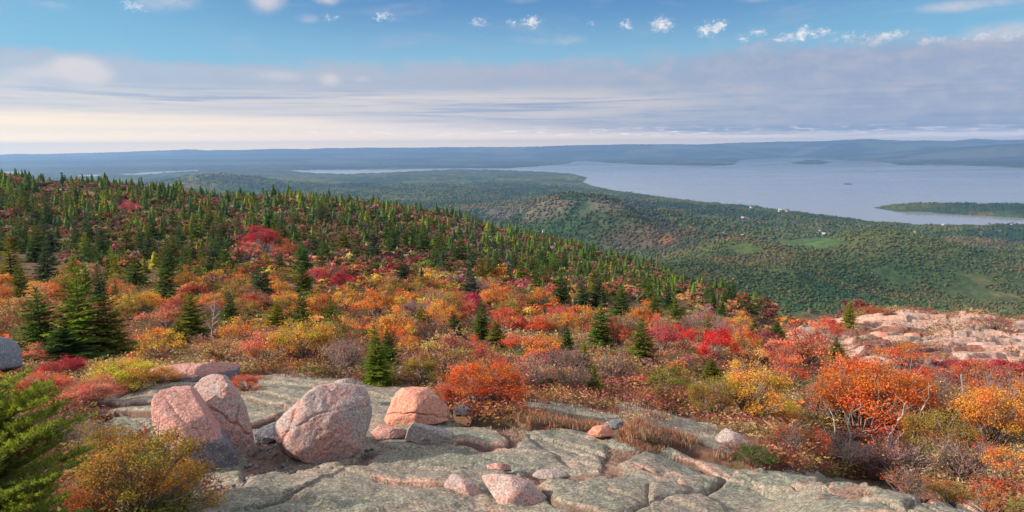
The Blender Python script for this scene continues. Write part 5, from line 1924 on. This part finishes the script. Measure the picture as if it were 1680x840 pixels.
# ------------------------------------------------------------------ young fir at the lower left, its boughs reaching into view
def fir():
    r = np.random.default_rng(77)
    Dp = 6.6
    u0, v0 = uv(-150, 800)
    base = np.array([float(u0) * Dp, Dp, 0.0])
    base[2] = surf(base[0], base[1])
    root = bpy.data.objects.new('fir_tree', None)
    COL.objects.link(root)
    root.location = base
    tag(root, 'young bright green fir with long feathery boughs, cut by the lower left corner', 'fir')
    top = np.array([.05, .1, 1.55])
    tv, tf = tube([(0, 0, -.1), (.02, .05, .8), tuple(top)], [.045, .03, .008], 8)
    link('trunk', np_mesh('trunk', tv, tf, M_BARK), root)
    tips = [(75, 640), (30, 620), (100, 665), (132, 690), (60, 690), (140, 740), (90, 730), (120, 765), (85, 790), (110, 815), (60, 830), (30, 760), (15, 700), (-20, 640), (5, 660), (40, 800), (80, 845), (-40, 720), (20, 845), (120, 850), (50, 655), (75, 705)] + [(float(r.uniform(-20, 128 - abs(q - 10) * 3)), float(630 + q * 10 + r.uniform(-8, 8))) for q in range(21)] + [(float(r.uniform(-420, -190)), float(640 + q * 11 + r.uniform(-8, 8))) for q in range(20)] + [(float(r.uniform(-190, -110)), float(650 + q * 14)) for q in range(12)]
    for i, (px, py) in enumerate(tips):
        dd = Dp + r.uniform(-.75, .55)
        ry = rays(px, py)
        e = ry / ry[1] * dd - base
        s_ = np.array([.03, .06, max(.05, min(1.3, e[2] - r.uniform(.1, .42)))])
        ln = np.linalg.norm(e - s_)
        C, A, B, L, Wd, T = [], [], [], [], [], []
        N = 22
        twv = []
        axis = [s_ + (e - s_) * t + np.array([0, 0, -.10 * math.sin(math.pi * t) * ln]) for t in np.linspace(0, 1, N)]
        twv.append(tube(axis, list(np.linspace(.010, .003, N)), 5))
        for k in range(5, N):
            d = norm(axis[k] - axis[k - 1])
            sdv = norm(np.cross(d, [0, 0, 1.0]))
            upv = np.cross(sdv, d)
            t = k / (N - 1)
            for sg in (-1, 1, 1, -1):
                tl = ln * (.30 * (1 - t) + .07) * r.uniform(.7, 1.15)
                td = norm(d * .9 + sdv * sg * r.uniform(.6, 1.0) + upv * r.uniform(-.05, .45))
                p0 = axis[k] + (axis[k - 1] - axis[k]) * r.random()
                twv.append(tube([p0, p0 + td * tl], [.0035, .0015], 3))
                m_ = int(18 + 120 * tl)
                s = r.random(m_)
                pp = p0 + td * tl * s[:, None]
                nd = norm(rand_dirs(r, m_) * np.array([1, 1, .8]) + td * .75 + np.array([0, 0, .25]))
                l_ = r.uniform(.013, .022, m_)
                C.append(pp + nd * l_[:, None])
                A.append(nd)
                B.append(norm(np.cross(nd, rand_dirs(r, m_))))
                L.append(l_)
                Wd.append(np.full(m_, .0042))
                bt = r.uniform(.7, 1.3)
                T.append(np.stack([bt * r.uniform(.8, 1.35, m_), bt * r.uniform(.85, 1.15, m_), bt * r.uniform(.6, 1.2, m_)], -1))
        v, f = quads(np.concatenate(C), np.concatenate(A), np.concatenate(B), np.concatenate(L), np.concatenate(Wd))
        wv_, wf_ = join(twv)
        bo = link('bough', np_mesh('bough', wv_, wf_, M_DEAD if i % 4 == 3 else M_BARK), root)
        fo = link('needles', np_mesh('needles', v, f, M_NEEDLE, attr={'tint': np.concatenate(T)}), bo)
        fo.color = (.19, .265, .04, 1)


fir()


# ------------------------------------------------------------------ pale birch stems and dead snags
def stems(name, lines, label, cat, mat_, dD=0.0, base_py=None, rad=.022, twigs=True, group=None):
    """bare stems: each a photo polyline from its foot up, standing at the foot's distance"""
    fx, fy = lines[0][0]
    x, y = hit(fx, base_py or fy)
    y = y + dD
    ry = rays(fx, fy)
    foot = ry / ry[1] * y
    zz = surf(foot[0], foot[1])
    root = bpy.data.objects.new(name, None)
    COL.objects.link(root)
    root.location = (foot[0], foot[1], zz)
    tag(root, label, cat, group)
    for ln in lines:
        pts = []
        dy = rng.normal() * .1
        for k, (px, py) in enumerate(ln):
            q = rays(px, py)
            pts.append(q / q[1] * (y + dy * k / len(ln)) - np.array([foot[0], foot[1], zz]))
        if ln is lines[0]:
            pts[0][2] = min(pts[0][2], -.05)
        rr = list(np.linspace(rad, rad * .3, len(pts)))
        parts = [tube(pts, rr, 7)]
        if twigs:
            for k in range(1, len(pts)):
                for q in range(3):
                    e = pts[k] + np.array([rng.normal() * .12, rng.normal() * .12, abs(rng.normal()) * .14 + .06])
                    parts.append(tube([pts[k], e], [min(rad * .22, .006), .002], 4))
        v, f = join(parts)
        link('stem', np_mesh('stem', v, f, mat_), root)


stems('birch_stem', [[(1385, 775), (1390, 745), (1396, 715), (1390, 695), (1396, 678), (1412, 668)], [(1390, 745), (1376, 765), (1374, 745), (1378, 738)], [(1388, 768), (1400, 755), (1406, 745)]],
      'thin white birch stem standing in the purple bush above the ledge', 'birch', M_BIRCH, rad=.028, base_py=768)
stems('birch_stem', [[(1369, 722), (1370, 705), (1368, 690), (1366, 682)]], 'short pale birch stem left of the thin white one', 'birch', M_BIRCH, rad=.022, base_py=728)
stems('birch_stem', [[(1299, 722), (1300, 706), (1300, 692)]], 'small pale stem among rusty twigs, farthest left of the birches', 'birch', M_BIRCH, rad=.02, base_py=722)
stems('birch_stem', [[(1494, 712), (1502, 698), (1510, 690), (1510, 676), (1518, 662), (1524, 652)]], 'curving white birch limb at the right of the scarlet leaves', 'birch', M_BIRCH, rad=.026, base_py=722, dD=-1.0)
stems('birch_stem', [[(1455, 724), (1458, 714), (1464, 708)], [(1472, 690), (1480, 684), (1482, 674), (1484, 662)], [(1466, 728), (1474, 720), (1478, 714)]], 'twisted pale birch trunks under the scarlet leaves', 'birch', M_BIRCH, rad=.03, base_py=724, dD=-1.2)
stems('birch_stem', [[(1676, 782), (1664, 768), (1652, 755)], [(1676, 782), (1678, 766), (1676, 754)]], 'forked pale stem at the right edge below the orange bush', 'birch', M_BIRCH, rad=.03, base_py=782)
stems('dead_snag', [[(1586, 668), (1583, 650), (1580, 632), (1577, 614)]], 'pale dead snag standing bare before the outcrop', 'snag', M_DEAD, rad=.08, base_py=690, twigs=False)
stems('dead_snag', [[(346, 562), (349, 530), (352, 505), (353, 488)], [(348, 540), (338, 528)], [(350, 524), (360, 514)], [(349, 534), (358, 526)], [(351, 512), (345, 504)]], 'grey skeleton spruce with stubby bare branches', 'snag', M_DEAD, rad=.032, base_py=566)
stems('dead_snag', [[(702, 512), (702, 496), (701, 480)]], 'slim pale dead stem among the trees mid slope', 'snag', M_DEAD, rad=.09, base_py=515)


# ------------------------------------------------------------------ the lowland: houses, woods, an islet
def landz(x, y):
    h, sd = landB(np.atleast_1d(np.asarray(x, float)), np.atleast_1d(np.asarray(y, float)))
    return ZSEA + h


YS_ = np.exp(np.linspace(math.log(500), math.log(9000), 500))


def land_hit(px, py):
    u, v = uv(px, py)
    z = landz(float(u) * YS_, YS_)
    ok = (-z / YS_) <= float(v)
    i = int(ok.argmax()) if ok.any() else len(YS_) - 1
    return float(u) * YS_[i], float(YS_[i]), float(z[i])


def house(px, py, w, label, roofed=0):
    x, y, z = land_hit(px, py)
    s = .62 * w / F * y
    root = bpy.data.objects.new('house', None)
    COL.objects.link(root)
    root.location = (x, y, z)
    root.rotation_euler = (0, 0, rng.uniform(-.6, .6))
    tag(root, label, 'house', 'houses scattered in the wooded lowland')
    a, b, h, r_ = s * .5, s * .35, s * .62, s * .42
    v = np.array([(-a, -b, -2), (a, -b, -2), (a, b, -2), (-a, b, -2), (-a, -b, h), (a, -b, h), (a, b, h), (-a, b, h), (-a, 0, h + r_), (a, 0, h + r_)])
    link('wall', np_mesh('wall', v, [np.array([(0, 1, 5, 4), (2, 3, 7, 6), (1, 2, 6, 5), (3, 0, 4, 7)]), np.array([(5, 6, 9), (7, 4, 8)])], M_WALL), root)
    o_ = .12 * s
    rv = np.array([(-a - o_, -b - o_, h - .1 * s), (a + o_, -b - o_, h - .1 * s), (a + o_, 0, h + r_ + .05 * s), (-a - o_, 0, h + r_ + .05 * s), (-a - o_, b + o_, h - .1 * s), (a + o_, b + o_, h - .1 * s)])
    link('roof', np_mesh('roof', rv, np.array([(0, 1, 2, 3), (3, 2, 5, 4)]), M_ROOF if roofed else M_WALL), root)


HOUSES = [(1233, 342, 8, 'white house nearest the bay shore, left of the shore buildings'), (1218, 360, 6, 'left of three small white houses in a row above the wood'), (1223, 361, 6, 'middle of three small white houses in a row'), (1228, 361, 6, 'right one of three small white houses in a row'),
          (1279, 347, 7, 'white house on the wooded shore, left of a twin'), (1291, 348, 7, 'white house on the wooded shore, right of a twin'), (1345, 380, 6, 'tall white house above the green meadow'), (1351, 387, 7, 'broad house at the upper edge of the meadow'),
          (1359, 388, 6, 'white house at the right end of the meadow row'), (1341, 386, 6, 'grey-roofed house at the left end of the meadow row'), (1217, 388, 6, 'lone white house in woods left of the meadow'), (1187, 384, 6, 'pale house far left of the meadow'),
          (1594, 364, 7, 'white house across from the wooded island'), (1605, 366, 6, 'low house right of the one across from the island'), (1623, 370, 6, 'pale house inland of the island channel'), (1660, 370, 7, 'white house near the right edge by the channel'),
          (1546, 372, 6, 'small house behind the channel, left of the others'), (892, 384, 7, 'white building by the dark green knoll'), (1640, 382, 6, 'pale house in woods at far right'), (1500, 384, 6, 'small white house between meadow and channel')]
for i, h_ in enumerate(HOUSES):
    house(*h_, roofed=(i % 3 != 1))


def islet():
    v, f = ICO[4]
    x, y = sea_xy(1391, 302)
    s = 7 / F * float(y)
    p = v * np.array([s, s * .5, s * .16]) * (1 + .3 * (fbm(v[:, 0] * 3, v[:, 1] * 3, v[:, 2] * 3, seed=5)[:, None] - .5))
    o = link('rock_islet', np_mesh('rock_islet', p, f, M_ISLET, smooth=True))
    o.location = (float(x), float(y), ZSEA)
    tag(o, 'tiny dark low islet alone in the open bay', 'islet')


islet()


def valley_woods():
    n = 180000
    u = rng.uniform(-.80, .80, n)
    y = np.exp(rng.uniform(math.log(560), math.log(4300), n))
    x = u * y
    h, sd = landB(x, y)
    z = ZSEA + h
    px, py = project(x, y, z)
    sky_a = np.interp(px, [-300, 0, 300, 600, 750, 900, 1000, 1100, 1200, 1280, 1330, 1400, 1500, 1680, 2000], [275, 285, 315, 333, 362, 402, 432, 467, 502, 532, 530, 518, 514, 528, 540])
    c_ = colourB(x, y, z)
    meadow = (c_[:, 1] > .154) & (c_[:, 1] > c_[:, 0] * 1.35)
    gap = fbm(x / 60, y / 60, oct=2, seed=35)
    ok = (sd > 3) & (py < sky_a + 25) & (py > 255) & ~meadow & (gap > .27)
    x, y, z, c_, sd, px = [q[ok] for q in (x, y, z, c_, sd, px)]
    m_ = len(x)
    shapes = []
    for k in range(3):
        v, f = ICO[3] if False else (None, None)
        bm = bmesh.new()
        bmesh.ops.create_icosphere(bm, subdivisions=1, radius=1.0)
        v = np.array([p.co[:] for p in bm.verts])
        f = np.array([[q.index for q in p.verts] for p in bm.faces])
        bm.free()
        r = np.random.default_rng(800 + k)
        v = v * (1 + .38 * r.normal(size=(len(v), 1)).clip(-1, 1)) * np.array([.5, .5, .5]) + np.array([0, 0, .45])
        b = r.uniform(.85, 1.15, (len(f), 1))
        shapes.append((v, f, b * r.uniform(.92, 1.08, (len(f), 3))))
    for k in range(2):
        r = np.random.default_rng(820 + k)
        V, Fq = [], []
        for t in range(3):
            z0, rr, z1 = .05 + .28 * t, .42 * (1 - .28 * t), .5 + .28 * t
            b0 = len(V)
            for j in range(6):
                a = 6.283 * j / 6 + t
                V.append((math.cos(a) * rr * r.uniform(.7, 1.2), math.sin(a) * rr * r.uniform(.7, 1.2), z0 + r.normal() * .03))
            V.append((0, 0, z1))
            for j in range(6):
                Fq.append((b0 + j, b0 + (j + 1) % 6, b0 + 6))
        shapes.append((np.array(V), np.array(Fq), np.repeat(r.uniform(.7, 1.3, (len(Fq), 1)), 3, 1)))
    con = rng.random(m_) < np.where(c_[:, 0] < .06, .45, .10)
    idx = np.where(con, rng.integers(3, 5, m_), rng.integers(0, 3, m_))
    rgb = c_ * rng.uniform(.78, 1.22, (m_, 1)) * rng.uniform(.92, 1.08, (m_, 3))
    odd = rng.random(m_)
    rgb = np.where((odd < .035)[:, None] & ~con[:, None], np.array([(.24, .13, .05)]) * rng.uniform(.7, 1.2, (m_, 1)), rgb)
    rgb = np.where((odd > .93)[:, None] & ~con[:, None], np.array([(.14, .13, .045)]) * rng.uniform(.7, 1.2, (m_, 1)), rgb)
    rgb = np.where(con[:, None], np.array([(.034, .075, .042)]) * rng.uniform(.7, 1.5, (m_, 1)), rgb)
    s = rng.uniform(2.6, 5.8, m_) * np.clip(y / 1300, .7, 1.5) * (.55 + .45 * sstep(sd, 20, 250))
    hh = s * np.where(con, rng.uniform(.9, 1.3, m_), rng.uniform(.6, .95, m_))
    o = merged('valley_woods', shapes, idx, x, y, z - .5, s, hh, rgb, 'mixed green and autumn woods covering the lowland', M_MASS)
    print('valley trees', m_)


valley_woods()
